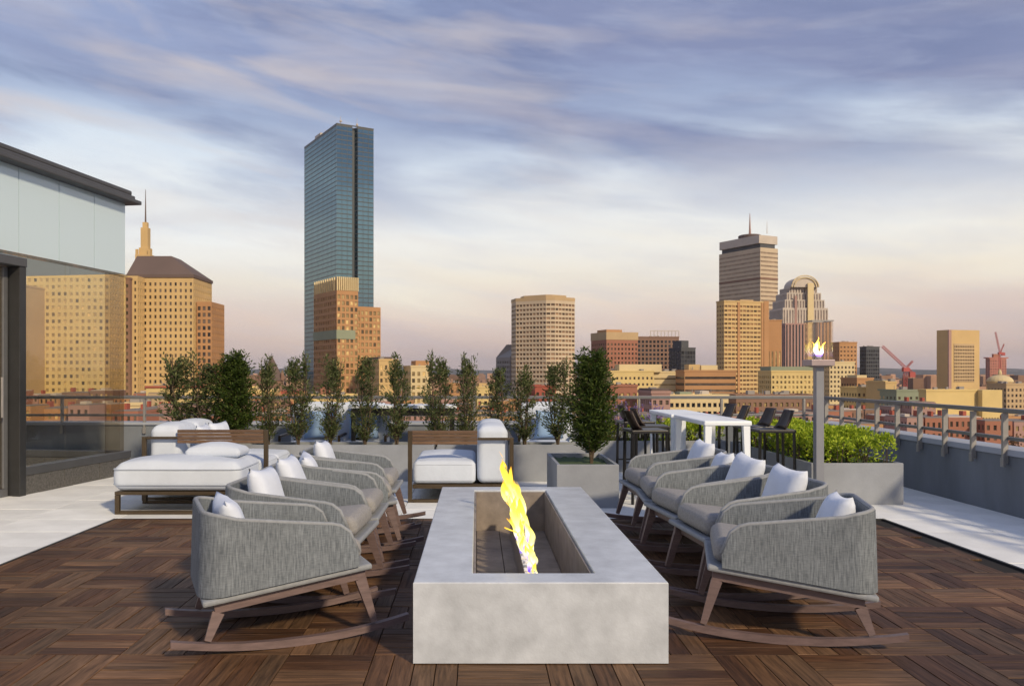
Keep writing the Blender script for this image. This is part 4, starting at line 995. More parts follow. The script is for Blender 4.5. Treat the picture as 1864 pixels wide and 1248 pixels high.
def block(label, cat, D, lx, cx_, rx, yt, th, wm, gm, spec, dep=None, lspec=None, rspec=None, roofs=(), group=None, parapet=True, name='city_building', base=0.0, fin=True):
    th = R(th); Xc, wr, wl = solve(cx_, D, rx, lx, th)
    if dep: wl = dep
    b = Bld(label, cat, (Xc, D), th, group, name); h = H(yt, D)
    poly = [(0, 0), (wr, 0), (wr, wl), (0, wl)]
    b.prism(poly, base, h, (spec, rspec, None, lspec if lspec is not None else spec), wm, gm)
    if parapet:
        e = 0.25; m = MB(); z0, z1 = h + 0.01, h + 0.9
        m.box(-e, wr + e, -e, e, z0, z1); m.box(-e, wr + e, wl - e, wl + e, z0, z1); m.box(-e, e, e + .01, wl - e - .01, z0, z1); m.box(wr - e, wr + e, e + .01, wl - e - .01, z0, z1); m.build('roof_parapet', wm, b.t)
    for nm, mm, fx0, fx1, fy0, fy1, hh in roofs: b.box(nm, mm, wr * fx0, wr * fx1, wl * fy0, wl * fy1, h + 0.012, h + hh)
    if parapet:
        cr_ = random.Random(int(abs(lx) * 7 + D)); m = MB()
        for _ in range(cr_.randint(3, 7)):
            fx, fy = cr_.uniform(.06, .85), cr_.uniform(.06, .8); q = cr_.uniform(.8, 2.6); m.box(wr * fx, wr * fx + q, wl * fy, wl * fy + q * cr_.uniform(.6, 1.6), h + .005, h + cr_.uniform(.9, 2.2))
        for _ in range(3):
            fx, fy = cr_.uniform(.06, .9), cr_.uniform(.06, .4); m.tube([(wr * fx, wl * fy, h), (wr * fx, wl * fy, h + cr_.uniform(1.5, 3))], .12, 4)
        o_ = m.build('roof_units', C_gray, b.t, kind='stuff')
    b.w = (wr, wl, h)
    if fin: b.done()
    return b

STD = (3.4, 3.6, 0.45, 0.5)
# --- art deco tower on the left
D = 430.0
b = block('stepped art deco tower with brown pyramid roof and slim spire on the left', 'tower', D, 232, 232, 352, 505, 0, C_gold, G_win, (2.55, 3.45, 0.42, 0.52), dep=30, rspec=(3, 3.45, 0.4, 0.5), parapet=False, fin=False)
wr, wl, h = b.w
b.prism([(-1.0, -9), (9.0, -9), (9.0, -0.3), (-1.0, -0.3)], 0, H(502, D - 9), ((2.5, 3.45, 0.4, 0.5), (2.8, 3.45, 0.4, 0.5), None, None), C_gold, G_win, wname='bay_wing')
b.prism([(wr + 0.3, 4), (wr + 8.2, 4), (wr + 8.2, 26), (wr + 0.3, 26)], 0, H(549, D + 4), ((2.6, 3.45, 0.6, 0.6), (3, 3.45, 0.4, 0.5), None, None), C_orange, G_win, wname='side_wing')
b.box('cornice', C_slate, -0.5, wr + 0.5, -0.6, wl + 0.5, h + 0.01, h + 1.6)
m = MB(); zb, zt = h + 1.62, H(462, D); i = 10.0; q = [(-0.3, -0.4), (wr + .3, -0.4), (wr + .3, wl + .3), (-.3, wl + .3)]; q2 = [(-0.3 + 2, 8), (wr - 14.5, 8), (wr - 14.5, wl - 8), (1.7, wl - 8)]
m.add([(x, y, zb) for x, y in q] + [(x, y, zt) for x, y in q2], ((0, 1, 5, 4), (1, 2, 6, 5), (2, 3, 7, 6), (3, 0, 4, 7), (4, 5, 6, 7))); m.build('hip_roof', C_slate, b.t)
sx, sy = px(265, D + 14) - px(232, D), 14.0
m = MB(); m.box(sx - 4.0, sx + 4.0, sy - 4, sy + 4, zt - 1.5, zt + 1.2); m.box(sx - 2.6, sx + 2.6, sy - 2.6, sy + 2.6, zt + 1.21, zt + 5)
for a in (-3.3, 3.3): m.box(sx + a - 0.6, sx + a + 0.6, sy - 3.9, sy - 2.7, zt + 1.22, zt + 4)
m.box(sx - 1.9, sx + 1.9, sy - 1.9, sy + 1.9, zt + 5.01, H(415, D + 14)); m.box(sx - 1.2, sx + 1.2, sy - 1.2, sy + 1.2, H(415, D + 14) + .01, H(405, D + 14)); sp_o = m.build('lantern', C_gold, b.t)
m = MB(); m.tube([(sx, sy, H(405, D + 14)), (sx, sy, H(345, D + 14))], 0.45, 6, r2=0.12); m.build('spire', C_slate, b.t)
b.done()
block('broad yellow stone block with many warm toned windows behind the pavilion glass', 'building', 400, 48, 48, 200, 497, 0, C_yel, G_warm, (2.9, 3.4, 0.5, 0.5), dep=26, rspec=(3, 3.4, .4, .5), roofs=(('penthouse', C_gold, 0.1, 0.5, 0.3, 0.8, 3.5),))  # windows are warm coloured glass, nothing glows behind them
block('narrow brown stone wing between the yellow block and the art deco tower', 'building', 418, 196, 196, 236, 508, 0, C_brown, G_win, (2.7, 3.4, 0.45, 0.5), dep=20)
block('brown brick tower at the far left seen through the pavilion door', 'building', 380, -90, -90, 40, 520, 0, C_tan, G_win, STD, dep=24)

# --- blue glass tower
D = 690.0; th = R(30); Xc, wr, wl = solve(613, D, 680, 554, th)
b = Bld('very tall blue glass tower with a vertical notch in its darker side', 'skyscraper', (Xc, D), th, name='glass_tower'); h = H(226, D)
M_mull = cm('tower_mullion', (0.05, 0.058, 0.065), 0.4)
gspec = (wr / 8, 3.9, 0.94, 0.80, 0.12, 0.8); lspec = (wl / 26, 3.9, 0.95, 0.80, 0.12, 0.8); n0, n1 = wr * 0.42, wr * 0.52
b.prism([(0, 0), (n0, 0), (n0 - 0.1, wr * 0.10), (n1 - 0.3, wr * 0.10), (n1 + 1.5, 0), (wr, 0), (wr, wl), (0, wl)], 0, h,
        (gspec, (3, 3.9, .9, .8, .12, .8), None, (3, 3.9, .9, .8, .12, .8), gspec, None, None, lspec), M_mull, G_blue)
m = MB(); m.box(-0.15, wr + .15, -0.15, 0.15, h + .01, h + 1.0); m.box(-0.15, .15, .16, wl, h + .01, h + 1.0); m.build('roof_parapet', M_mull, b.t)
b.box('plant_room', C_pale, 2, wr * 0.6, wl * 0.55, wl * 0.72, h + 0.02, h + 5)
for ax, ay, hh in ((0.2, 0.10, 10), (0.75, 0.2, 13), (0.3, 0.62, 9), (0.15, 0.5, 7)):
    m = MB(); m.tube([(wr * ax, wl * ay, h + .02), (wr * ax, wl * ay, h + hh)], 0.4, 5, r2=0.15); m.lathe([(0.0, h + hh * .45), (1.1, h + hh * .5), (1.1, h + hh * .62), (0.0, h + hh * .67)], 8, (wr * ax, wl * ay)); m.build('antenna', C_pale, b.t)
b.done()
# --- gold brick tower in front of it
D = 470.0; b = block('gold and orange brick tower with a crown of pale fins before the glass tower', 'tower', D, 571, 613, 652, 528, 32, C_orange, G_warm, (2.7, 3.6, 0.62, 0.66), lspec=(2.7, 3.6, 0.55, 0.6), parapet=False, fin=False)
wr, wl, h = b.w; hc = H(503, D)
for k in range(11): b.box('crown_fin', C_cream, wr * k / 10.5, wr * k / 10.5 + 0.75, -0.3, 0.5, h + .01, hc)
for k in range(1, 11): b.box('crown_fin', C_cream, -0.3, 0.5, wl * k / 10.5, wl * k / 10.5 + 0.75, h + .01, hc)
b.box('crown_wall', C_gold, 0.9, wr - .2, 0.9, wl - .2, h + .01, hc - 1.2)
zs = H(607, D); b.box('sky_lobby_band', C_copper, -0.25, wr * 0.86, -0.25, wl + .2, zs - 3, zs + 2.2)
x2 = wr + (px(690, D) - px(652, D)) * 1.32
b.prism([(wr + 0.2, 3), (x2, 3), (x2, wl), (wr + .2, wl)], 0, H(557, D + 8), ((2.7, 3.6, 0.62, 0.6), (2.7, 3.6, .5, .5), None, None), C_orange, G_warm, wname='lower_wing')
b.done()
# --- middle tower
D = 540.0; Xc = px(994, D); b = Bld('octagonal tan apartment tower with horizontal cream bands in the middle', 'tower', (Xc, D), R(12), name='apartment_tower')
wL = px(994, D) - px(946, D); wR = px(1058, D) - px(994, D); h = H(546, D); a = 6.0
poly = [(0, 0), (a, -1.0), (wR * 0.93, 5), (wR * 1.02, 12), (wR * 1.02, 30), (wR * .8, 36), (-wL * .6, 36), (-wL * 0.94, 28), (-wL * 0.94, 16)]
sp2 = (2.6, 2.95, 0.80, 0.50, 0.5)
b.prism(poly, 0, h, (sp2,) * 9, C_beige, mat('tan_window_glass', (0.20, 0.12, 0.07), 0.3, 0.6, 0.2, isl=0.7), wname='wall')
m = MB(); pc = [(x * 0.72 + 1, y * 0.75 + 4, h + .01) for x, y in poly]; pt_ = [(x, y, H(535, D)) for x, y, _ in pc]; n = len(pc)
m.add(pc + pt_, [tuple(range(n, 2 * n))] + [(i, (i + 1) % n, n + (i + 1) % n, n + i) for i in range(n)]); m.build('penthouse', C_tan, b.t)
pc = [(x * 1.01, y * 1.01 - .1, h + .012) for x, y in poly]; m = MB(); m.add(pc + [(x, y, z + 2.2) for x, y, z in pc], [(i, (i + 1) % n, n + (i + 1) % n, n + i) for i in range(n)]); m.build('roof_parapet', C_tan, b.t)
b.done()
# --- grey gabled slab left of it
b = block('dark grey building with a sloping stepped top left of the octagonal tower', 'building', 600, 903, 928, 962, 650, 25, C_gray, G_win, (3, 3.5, 0.5, 0.5), parapet=False, fin=False)
wr, wl, h = b.w; m = MB(); ht = H(626, 600)
m.add([(-.05, -.05, h), (wr, -.05, h), (wr, wl, h), (-.05, wl, h), (wr * .55, -.05, ht), (wr, -.05, ht), (wr, wl * .6, ht), (wr * .2, wl * .5, ht)], ((0, 1, 5, 4), (1, 2, 6, 5), (2, 3, 7, 6), (3, 0, 4, 7), (4, 5, 6, 7))); m.build('sloped_roof', C_gray, b.t); b.done()
# --- brick and dark slabs right of it
block('red brick slab tower with a pale top band right of the octagonal tower', 'building', 640, 1076, 1104, 1161, 618, 18, C_red, G_win, (3.2, 3.5, 0.5, 0.5), roofs=(('top_band', C_tan, -0.01, 1.01, -0.01, 1.01, 6.0), ('plant_room', C_orange, 0.1, 0.6, 0.2, 0.8, 8.2)), parapet=False)
b = block('dark brown slab behind the red brick one with an open steel frame on its roof', 'building', 700, 1158, 1160, 1236, 614, 3, C_brown, G_dark, (3.2, 3.6, 0.6, 0.6), dep=30, fin=False)
wr, wl, h = b.w; m = MB()
for k in range(9): m.box(wr * (0.32 + 0.085 * k), wr * (0.32 + 0.085 * k) + .5, 1, 1.5, h + .91, h + 5.4)
m.box(wr * .32, wr * 1.01, 1, 1.5, h + 5.41, h + 6.0); m.build('roof_frame', C_pale, b.t); b.done()
block('dark blue grey glass block to the right of the brown slab', 'building', 660, 1218, 1240, 1266, 634, 20, C_dark, G_dark, (2.5, 3.5, 0.85, 0.8), roofs=(('plant_room', C_dark, 0.1, 0.6, 0.1, 0.8, 6.5),))
# --- tall stone tower with mast
D = 800.0; b = block('tall stepped office tower with a mast and overhanging crown right of centre', 'skyscraper', D, 1309, 1384, 1416, 450, 27, C_beige, mat('taupe_window_band', (0.30, 0.22, 0.155), 0.3, 0.3, 0.2), (40, 4.2, 1.0, 0.40, 0.5, 3), lspec=(60, 4.2, 1.0, 0.40, 0.5, 3), parapet=False, fin=False)  # taupe glass bands, the same colour on both faces
wr, wl, h = b.w; zA, zB, zC = H(442, D), H(427, D), H(420, D)
b.box('crown_neck', C_dark, 2, wr - 2, 2, wl - 2, h + .01, zA); b.box('crown', C_pale, -0.5, wr + .5, 1, wl - 1, zA + .01, zB)
m = MB(); m.lathe([(11, zB + .01), (11.5, zC - 1), (10.5, zC)], 20, (wr * .5, wl * .45)); m.build('crown_deck', C_slate, b.t)
mx_, my_ = wr * 0.5, wl * 0.45
m = MB(); m.tube([(mx_, my_, zC), (mx_, my_, H(405, D))], 1.3, 6, r2=.9); m.tube([(mx_, my_, H(405, D)), (mx_, my_, H(378, D))], 0.9, 6, r2=.25); m.build('mast', C_rose, b.t)
m = MB(); m.tube([(wr * .75, wl * .15, zC), (wr * .75, wl * .15, H(398, D))], 0.4, 5, r2=.15); m.build('antenna', C_pale, b.t)
b.box('mid_band', C_brown, -0.1, wr + .1, -0.1, wl + .1, H(508, D), H(504, D)); b.done()
b = block('golden brick apartment tower standing in front of the stone tower with the mast', 'tower', 560, 1304, 1318, 1398, 549, 16, C_gold, mat('amber_window_glass', (0.20, 0.11, 0.05), 0.3, 0.5, 0.2, isl=0.7), (3.0, 2.95, 0.80, 0.46, 0.5), lspec=(3, 2.95, 0.6, 0.4), roofs=(('plant_room', C_tan, 0.4, 0.7, 0.2, 0.8, 2.0),), fin=False)
wr, wl, h = b.w
for a in (0.30, 0.84): b.box('brick_pier', C_orange, wr * a, wr * a + 1.7, -0.45, -0.01, 0, h)
b.box('stair_tower', C_orange, wr * .90, wr + .3, -0.5, 5, 0, h + 1.2); b.done()
block('narrow orange building with vertical stripes beside the golden apartment tower', 'building', 600, 1396, 1396, 1423, 584, 0, C_orange, G_warm, (2.6, 40, 0.45, 0.92), dep=20)
# --- arch topped tower
D = 720.0; b = Bld('rounded arch topped granite tower with stepped shoulders behind the torch', 'skyscraper', (px(1425, D), D), R(4), name='arched_tower')
wT = px(1510, D) - px(1425, D); zt = H(503, D)
steps = [(0.0, 1.0, 560), (0.06, 0.94, 545), (0.12, 0.88, 532), (0.19, 0.81, 522)]
zprev = 0
G_taupe = mat('taupe_window_glass', (0.24, 0.19, 0.17), 0.3, 0.4, 0.2)
for i, (f0, f1, yy) in enumerate(steps):
    z = H(yy, D); y0 = 1.4 * i
    b.prism([(wT * f0, y0), (wT * f1, y0), (wT * f1, 28 - y0), (wT * f0, 28 - y0)], zprev, z, ((2.6, 300, 0.5, 0.98, 0.4, 1),) * 4, C_pale, G_taupe, wname='shaft'); zprev = z + .01
m = MB(); cxm, rad = wT * .5, wT * .30; vs = []; k = 18
for yy in (1, 16):
    for i in range(k + 1): vs.append((cxm + rad * math.cos(math.pi * i / k), yy, zprev + (zt - zprev) * math.sin(math.pi * i / k)))
m.add(vs, [(i, i + 1, k + 2 + i, k + 1 + i) for i in range(k)] + [tuple(range(k + 1))[::-1], tuple(range(k + 1, 2 * k + 2))]); m.build('arched_roof', C_pale, b.t)
for s_ in (1.0, 0.82):
    m = MB(); m.tube([(cxm + rad * s_ * math.cos(math.pi * i / k), 0.4, zprev + (zt - zprev + 1) * s_ * math.sin(math.pi * i / k)) for i in range(k + 1)], 0.5, 5); m.build('arch_rib', C_cream, b.t)
b.box('pale_pier', C_cream, wT * .54, wT * .67, -1.2, 0.0, 0, H(515, D)); b.box('dark_strip', C_rose, wT * .26, wT * .31, -0.3, 0.0, 0, H(538, D))
b.prism([(-1, -7), (wT * .46, -7), (wT * .46, -.5), (-1, -.5)], 0, H(588, D - 7), ((2.8, 300, .45, .98, .4, .5),) * 4, C_rose, G_dark, wname='lower_wing')
b.prism([(wT * .70, -6), (wT * 1.0, -6), (wT * 1.0, -.5), (wT * .7, -.5)], 0, H(582, D - 6), ((2.8, 300, .5, .98, .4, .5),) * 4, C_orange, G_win, wname='right_wing')
b.done()
block('orange brick tower with dark top windows right of the torch lantern', 'tower', 640, 1510, 1528, 1560, 624, 10, C_orange, G_win, (2.8, 3.3, 0.5, 0.35), lspec=(3, 3.3, .3, .3))
block('cream apartment block with dark dotted windows below the orange brick tower', 'building', 560, 1507, 1510, 1556, 660, 3, C_cream, G_win, (2.5, 3.1, 0.5, 0.5), dep=18)
block('dark navy glass tower left of the crane', 'tower', 760, 1565, 1577, 1601, 632, 14, C_dark, G_dark, (2.2, 3.4, 0.8, 0.7))
# --- gold tower far right and the box under it
D = 620.0; b = block('plain gold concrete tower with a recessed grid of windows at the far right', 'tower', D, 1705, 1727, 1783, 600, 17, C_gold, G_win, None, lspec=False, parapet=False, fin=False)
wr, wl, h = b.w
b.prism([(wr * .16, -0.35), (wr * .82, -0.35), (wr * .82, -.02), (wr * .16, -.02)], H(695, D), H(625, D), ((1.7, 2.6, .6, .5, .3, 1),), C_tan, G_win, wname='window_bay'); b.box('corner_recess', C_rose, -0.2, 2.4, -0.25, 0.6, 0, h - .02); b.done()
D = 360.0; b = block('low golden office box with tall slots under the gold tower at the far right', 'building', D, 1672, 1686, 1778, 712, 9, C_yel, G_dark, None, lspec=False, fin=False)
wr, wl, h = b.w; x2 = px(1828, D) - px(1686, D)
b.prism([(wr + .2, -3), (x2 * 1.02, -3), (x2 * 1.02, 20), (wr + .2, 20)], 0, h + .6, ((1.5, 40, .5, .45, .5, 7),), C_yel, G_win, wname='east_wing')
b.prism([(1.0, -0.7), (wr - .2, -0.7), (wr - .2, -.02), (1.0, -.02)], 0, H(752, D), ((3.3, 3.4, .6, .62, .5, .4),), C_yel, G_dark, wname='arcade'); b.done()
# --- domed church, pink tower and cranes
D = 640.0; b = Bld('pale domed church hall at the far right with a small lantern', 'church', (px(1820, D), D), 0, name='domed_church'); m = MB()
m.lathe([(9, 0), (9, H(696, D)), (9.6, H(695, D))], 20); m.build('drum', C_gold, b.t)
m = MB(); m.lathe([(9.3 * math.cos(a * math.pi / 20), H(695, D) + .02 + (H(682, D) - H(695, D)) * math.sin(a * math.pi / 20)) for a in range(10)] + [(0.8, H(681.5, D))], 20); m.build('dome', C_cream, b.t)
m = MB(); m.lathe([(1.4, H(681, D)), (1.4, H(677, D)), (0.2, H(671, D))], 8); m.build('lantern', C_cream, b.t); b.done()
b = block('pink unfinished tower under a crane beyond the dome', 'tower', 1100, 1794, 1802, 1832, 652, 12, cm('pink_tower', (0.42, 0.17, 0.13)), G_win, (3.5, 3.5, .5, .5), parapet=False, roofs=(('crown', cm('pink_tower', (0.42, 0.17, 0.13)), -0.1, 1.1, -.1, 1.1, 1.5), ('plant_room', C_red, .3, .7, .3, .7, 6)))
M_crane = cm('crane_red', (0.40, 0.07, 0.06), 0.6)
def crane(label, D, bx_, by_, tipx, tipy, jx, jy):
    t = thing('tower_crane', label, 'crane', (px(bx_, D), D, GZ)); zp = H(by_, D)
    def lattice(name, p, q, w):
        p, q = Vector(p), Vector(q); m = MB(); n = max(4, int((q - p).length / (w * 1.5))); d = (q - p).normalized(); u = Vector((0, 1, 0)); v = d.cross(u).normalized(); e = 0.22
        cs = [(u * a + v * b_) * w / 2 for a, b_ in ((1, 1), (1, -1), (-1, -1), (-1, 1))]
        for c in cs: m.bar(p + c, q + c, e, e)
        for i in range(n):
            for k in range(4): m.bar(p.lerp(q, i / n) + cs[k], p.lerp(q, (i + 1) / n) + cs[(k + 1) % 4], e * .7, e * .7)
        m.build(name, M_crane, t)
    lattice('mast', (0, 0, 0), (0, 0, zp), 2.0)
    m = MB(); m.box(-2, 2.6, -1.5, 1.5, zp + .01, zp + 3); m.build('cab', M_crane, t)
    f = D / FPX; lattice('jib', (0, 0, zp + 3), ((tipx - bx_) * f, 0, zp + (by_ - tipy) * f), 1.5)
    lattice('counter_jib', (2, 0, zp + 2), ((jx - bx_) * f, 0, zp + (by_ - jy) * f), 1.5)
    m = MB(); m.box((jx - bx_) * f - 2, (jx - bx_) * f + 2, -1.3, 1.3, zp + (by_ - jy) * f - 3.5, zp + (by_ - jy) * f + .5); m.build('counterweight', M_crane, t)
    lattice('a_frame', (1, 0, zp + 3), (5.5, 0, zp + 16 * f * 1.2), 1.0)
crane('red tower crane with a long raised jib beside the navy tower', 620, 1648, 676, 1606, 630, 1660, 678)
crane('small red crane standing over the pink unfinished tower', 1080, 1820, 645, 1812, 604, 1826, 642)
# --- mid city blocks, left to right
FS = (2.8, 3.3, 0.5, 0.5)
for (lab, D, lx, cx_, rx, yt, th, wm, gm, sp3, roofs) in [
    ('low tan block with a red cornice in front of the art deco tower', 300, 264, 266, 352, 706, 3, C_yel, G_win, (2.4, 3.2, 0.45, 0.5), (('cornice', C_redroof, -0.02, 1.02, -0.02, 1.02, 0.8), ('penthouse', C_tan, .3, .8, .3, .8, 3.2))),
    ('small pale yellow house at the foot of the art deco tower', 240, 226, 238, 274, 735, 15, C_cream, G_win, (2.6, 3.2, .4, .5), ()),
    ('yellow stone hall with flat roof left of the glass tower foot', 420, 352, 378, 470, 706, 14, C_yel, G_win, FS, (('penthouse', C_cream, .2, .6, .3, .7, 3),)),
    ('orange roofed block between the church pyramid and the glass tower', 380, 452, 470, 560, 716, 10, C_orange, G_win, FS, (('penthouse', C_yel, .1, .45, .2, .8, 2.5), ('penthouse', C_redroof, .55, .9, .2, .8, 2.0))),
    ('bright yellow block at the foot of the gold brick tower', 330, 556, 566, 650, 722, 8, C_yel, G_win, FS, (('plant_room', C_red, .2, .4, .2, .6, 4),)),
    ('brick and stone block with a dark copper roof right of the gold tower', 430, 664, 690, 724, 656, 20, C_gold, G_warm, (2.8, 3.5, .5, .6), (('copper_roof', C_slate, .05, .8, .1, .9, 2.0),)),
    ('small stone block with bright top floor left of the middle gap', 420, 735, 748, 786, 668, 14, C_cream, G_warm, (2.6, 3.4, .55, .6), (('penthouse', C_orange, .3, .95, .2, .8, 3.4),)),
    ('small red brick house with an orange gable in the middle gap', 400, 812, 818, 838, 700, 10, C_orange, G_win, FS, ()),
    ('tiny yellow house below the far hills in the middle gap', 380, 862, 868, 900, 706, 10, C_yel, G_win, FS, (('penthouse', C_gold, .2, .7, .2, .7, 2.2),)),
    ('red brick block at the foot of the octagonal tower', 380, 966, 974, 1012, 704, 8, C_redroof, G_win, FS, ()),
    ('cream office block with rows of small dark windows below the red brick slab', 470, 1102, 1112, 1190, 677, 6, C_yel, G_win, (2.5, 3.4, .45, .4), (('upper_storey', C_cream, .25, 1.25, .3, .9, 4.5),)),
    ('plain cream block with banded front beside the dotted office block', 480, 1188, 1190, 1247, 678, 3, C_cream, G_warm, (60, 3.6, .98, .25), ()),
    ('orange brick block with dark horizontal bands left of the golden apartments', 460, 1240, 1246, 1340, 676, 4, C_orange, G_win, (60, 3.5, .98, .4), (('penthouse', C_gold, .12, .34, .2, .7, 4.0), ('penthouse', C_cream, .36, .68, .2, .7, 3.6))),
    ('low red brick block with white window row below the cream offices', 300, 1104, 1106, 1160, 704, 3, C_red, G_warm, (2.2, 3.0, .5, .5), (('coping', C_cream, -.01, 1.01, -.01, 1.01, .5),)),
    ('dark mansard building behind the purple plant', 280, 1180, 1186, 1220, 716, 5, C_rose, G_win, (2.2, 3.0, .5, .5), (('mansard', C_slate, .02, .98, .02, .98, 1.6),)),
    ('long low block with a pale roof edge above the white bar tables', 290, 1214, 1218, 1326, 722, 3, C_cream, G_dark, (1.9, 2.9, .62, .5), (('roof_edge', C_cream, -.03, 1.0, -.03, 1.03, .5), ('plant_room', C_pale, .6, .75, .3, .7, 2.0), ('plant_room', C_copper, .25, .45, .3, .7, 1.6))),
    ('ornate golden block with many small windows left of the torch', 440, 1396, 1404, 1484, 677, 6, C_yel, G_warm, (2.2, 2.7, .5, .5), (('roof_garden', C_copper, .02, .98, .1, .9, 3.0),)),
    ('low brown brick row in front of the ornate golden block', 300, 1330, 1340, 1486, 722, 4, C_brown, G_warm, (2.0, 2.8, .5, .5), (('coping', C_tan, -.01, 1.01, -.01, 1.01, .5),)),
    ('orange brick house with a white cap right of the cream apartments', 470, 1554, 1560, 1590, 690, 8, C_orange, G_win, FS, (('cap', C_cream, .1, .7, .1, .7, 2.4),)),
    ('long yellow green low building right of the torch post', 430, 1550, 1560, 1604, 707, 6, C_yel, G_win, FS, ()),
    ('pair of gold slabs with a dark slot below the crane', 410, 1606, 1612, 1632, 697, 8, C_gold, G_dark, (3, 30, .35, .92), (('slab_top', C_yel, .0, .4, .1, .9, 1.2),)),
    ('low pale green roofed hall below the red crane', 400, 1628, 1632, 1674, 712, 4, C_copper, G_win, (3, 3.3, .4, .4), ()),
    ('brown brick hall with a stone front beside the dome', 520, 1826, 1832, 1905, 700, 8, C_tan, G_win, FS, ()),
    ('low brick building with dark openings at the right edge of the view', 280, 1822, 1836, 1930, 762, 8, C_orange, G_dark, (4.5, 4.2, .62, .5), ()),
]:
    block(lab, 'building', D, lx, cx_, rx, yt, th, wm, gm, sp3, dep=16 if cx_ - lx < 12 else None, roofs=roofs)
# dark pyramid roofed church
D = 460.0; b = block('dark stone church with a tall brown pyramid roof left of the glass tower', 'church', D, 462, 474, 514, 692, 12, C_brown, G_win, (4, 5, .3, .5), dep=15, parapet=False, fin=False)
wr, wl, h = b.w; m = MB(); ap = (wr * .5, wl * .5, H(646, D)); q = [(-.6, -.6, h), (wr + .6, -.6, h), (wr + .6, wl + .6, h), (-.6, wl + .6, h)]
m.add(q + [ap], ((0, 1, 4), (1, 2, 4), (2, 3, 4), (3, 0, 4))); m.build('pyramid_roof', C_slate, b.t)
for a, c_ in ((0, 0), (wr, 0)):
    m = MB(); m.lathe([(1.1, h), (1.1, h + 3.5), (0.05, h + 6)], 8, (a, c_)); m.build('pinnacle', C_brown, b.t)
b.done()
# low brick rows close by, seen through the pavilion glass and the railings
rr = random.Random(12)
rows = []
ROWM = ((C_red, 'red brick'), (C_brown, 'dark brick'), (C_orange, 'orange brick'), (C_rose, 'rose brick'), (C_tan, 'tan brick'))
for D, x0, x1, yb in ((210, -30, 330, 742), (300, -40, 300, 716), (230, 330, 1100, 752), (320, 340, 1100, 733), (240, 1100, 1500, 755), (230, 1500, 1900, 765), (320, 1490, 1690, 738), (520, 880, 1110, 716), (560, 330, 560, 712), (520, 690, 900, 714)):
    x = x0
    while x < x1:
        w = rr.uniform(26, 60) * 260 / D; rows.append((D + rr.uniform(-14, 14), x, w, yb + rr.uniform(-7, 9))); x += w + rr.uniform(0, 5)
pend = []
for D, x, w, yt in rows:
    wm, cn = rr.choice(ROWM[:4] if rr.random() < .8 else ROWM); kind_ = rr.choice(('chimney', 'chimney', 'skylight', 'plain'))
    marks = [(70, 'behind the pavilion door post'), (200, 'behind the clear pavilion glass'), (262, 'behind the brownish pavilion corner'), (330, 'below the art deco tower'), (400, 'behind the leftmost small trees'), (470, 'behind the dense dark tree'), (540, 'below the pyramid roofed church'), (600, 'below the glass tower'), (700, 'below the gold brick tower'),
             (790, 'behind the white high table'), (870, 'in the middle gap between trees'), (950, 'above the fire'), (1030, 'below the octagonal tower'), (1110, 'behind the big bushy tree'), (1200, 'behind the purple plant'), (1300, 'over the white bar tables'), (1400, 'below the golden apartments'), (1490, 'left of the torch post'), (1560, 'just right of the torch post'), (1620, 'below the navy tower'), (1690, 'below the red crane'), (1780, 'before the golden office box'), (9999, 'at the far right railing')]
    mk = next(t_ for lim, t_ in marks if x + w / 2 < lim); tall = 'taller' if yt < 735 else 'low'
    where = 'behind the left pavilion glass' if x < 300 else 'beyond the back railing' if x < 1100 else 'beyond the bar tables' if x < 1490 else 'beyond the right railing'
    roofs = [('roof', C_roof if rr.random() < .7 else C_pale, .03, .97, .03, .97, .25)]
    extra = {'chimney': [('chimney', C_redroof, .1, .2, .4, .55, 1.8), ('chimney', C_redroof, .75, .85, .4, .55, 1.6)], 'skylight': [('skylight', C_pale, .3, .6, .3, .6, 0.9)], 'plain': []}[kind_]
    pend.append(('%s %s row house %s, %s' % ('near' if D < 280 else 'far', cn, {'chimney': 'with chimneys', 'skylight': 'with a pale skylight', 'plain': 'with a flat roof'}[kind_], mk), x, wm, D, w, yt, G_warm if rr.random() < .4 else G_win, rr.uniform(9, 14), roofs + extra, where))
for i, (lb, x, wm, D, w, yt, gm, dp, rf, where) in enumerate(pend):
    same = sorted(p_[1] for p_ in pend if p_[0] == lb)
    if len(same) > 1: lb += ', ' + ('leftmost' if x == same[0] else 'rightmost' if x == same[-1] else 'middle one')
    block(lb, 'row house', D, x, x, x + w, yt, 0, wm, gm, (1.7, 2.9, .45, .5, .2, .4), dep=dp, rspec=None, roofs=rf, group='low brick row houses %s' % where, parapet=False, name='row_house')
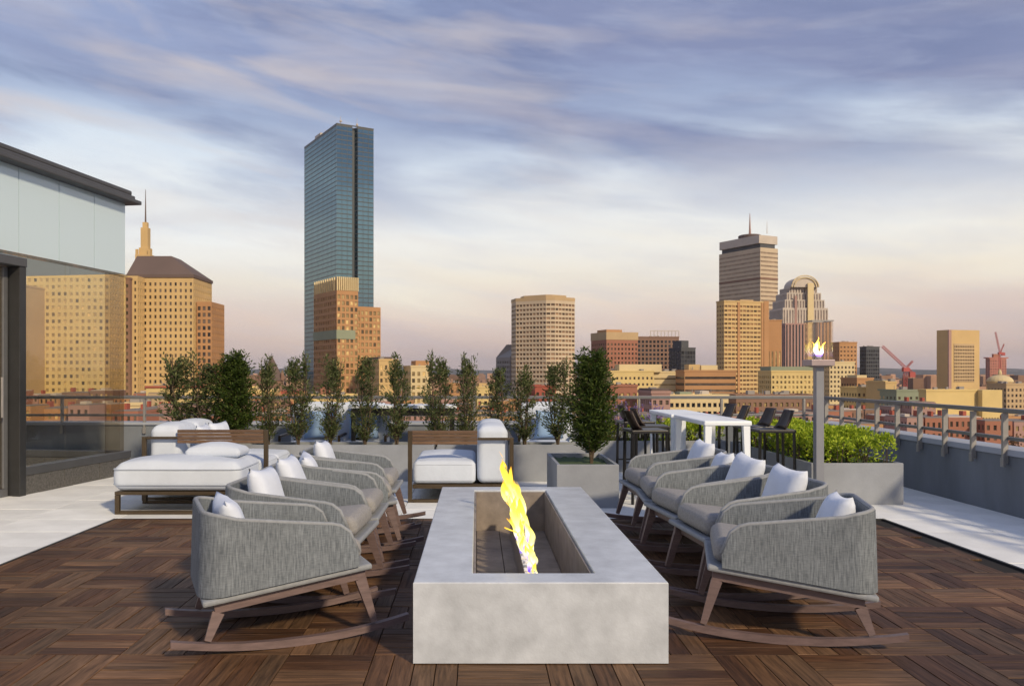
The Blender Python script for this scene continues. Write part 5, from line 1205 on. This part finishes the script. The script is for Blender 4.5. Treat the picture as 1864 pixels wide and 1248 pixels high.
# street trees among the row houses
stt = []
for k in range(2):
    r = random.Random(60 + k); tr = MB(); lf = MB(); tr.tube([(0, 0, 0), (0.1, 0, 3), (0, 0.1, 7)], 0.3, 6, r2=.1)
    for _ in range(14):
        a, z = r.uniform(0, 6.28), r.uniform(3, 6.5); c = Vector((math.cos(a) * r.uniform(.6, 2.2), math.sin(a) * r.uniform(.6, 2.2), z + 1.6)); tr.tube([(0, 0, z - .8), c], 0.1, 4, r2=.03)
        for __ in range(45):
            p = c + Vector((r.gauss(0, .75), r.gauss(0, .75), r.gauss(0, .7))); leafquad(lf, p, Vector((r.gauss(0, 1), r.gauss(0, 1), r.gauss(0, 1))), .55, .4, r)
    stt.append((tr.mesh('trunk', M_bark), lf.mesh('crown', M_street)))
for k, (u, D, sc, lab_) in enumerate([(215, 195, 1.0, 'behind the brownish corner of the pavilion'), (165, 198, .8, 'seen in the middle of the clear pavilion glass'), (110, 200, .9, 'near the pavilion door post'), (140, 275, 1.0, 'farther back behind the clear pavilion glass'), (300, 215, .8, 'below the art deco tower'),
        (1545, 215, .9, 'just right of the torch post'), (1590, 216, .8, 'below the navy tower'), (1650, 215, 1.0, 'below the red crane'), (1700, 300, .9, 'before the golden office box'), (1850, 215, 1.0, 'at the right edge of the view'), (1240, 225, .8, 'over the white bar tables'), (1420, 226, .9, 'left of the torch post')]):
    t = tree_thing('autumn street tree among the row houses, %s' % lab_, 'tree', (px(u, D), D, GZ), stt[k % 2], 'autumn street trees %s' % ('on the left' if u < 320 else 'in the middle' if u < 1490 else 'on the right'), (1.2 * sc, 1.9 * sc), k * 1.3)
    t.name = 'street_tree'
# far low-rise carpet out to the hills
fm = MB(); r = random.Random(90)
for _ in range(2600):
    D = r.uniform(650, 3600); u = r.uniform(-150, 2050); w = r.uniform(8, 26); x = px(u, D); hh = r.choice((6, 8, 9, 12, 12, 16, 24)) * r.uniform(.8, 1.3)
    fm.box(x, x + w, D, D + r.uniform(8, 24), GZ, GZ + hh)
tag(fm.build('far_rooftops', mat('far_roofs', (0.30, 0.18, 0.12), 0.9, 0.3, 0.02, isl=0.55)), kind='stuff')

# ------------------------------------------------------------------ evening haze over the city
hz = bpy.data.materials.new('evening_haze'); hz.use_nodes = True; t_ = hz.node_tree; t_.nodes.clear()
pv_ = t_.nodes.new('ShaderNodeVolumePrincipled'); pv_.inputs['Color'].default_value = (0.88, 0.84, 0.90, 1); pv_.inputs['Density'].default_value = 0.00005; pv_.inputs['Anisotropy'].default_value = 0.1
ot = t_.nodes.new('ShaderNodeOutputMaterial'); t_.links.new(pv_.outputs[0], ot.inputs['Volume'])
m = MB(); m.box(-9500, 9500, -3500, 16500, GZ - 1, 260); tag(m.build('haze', hz), kind='stuff')
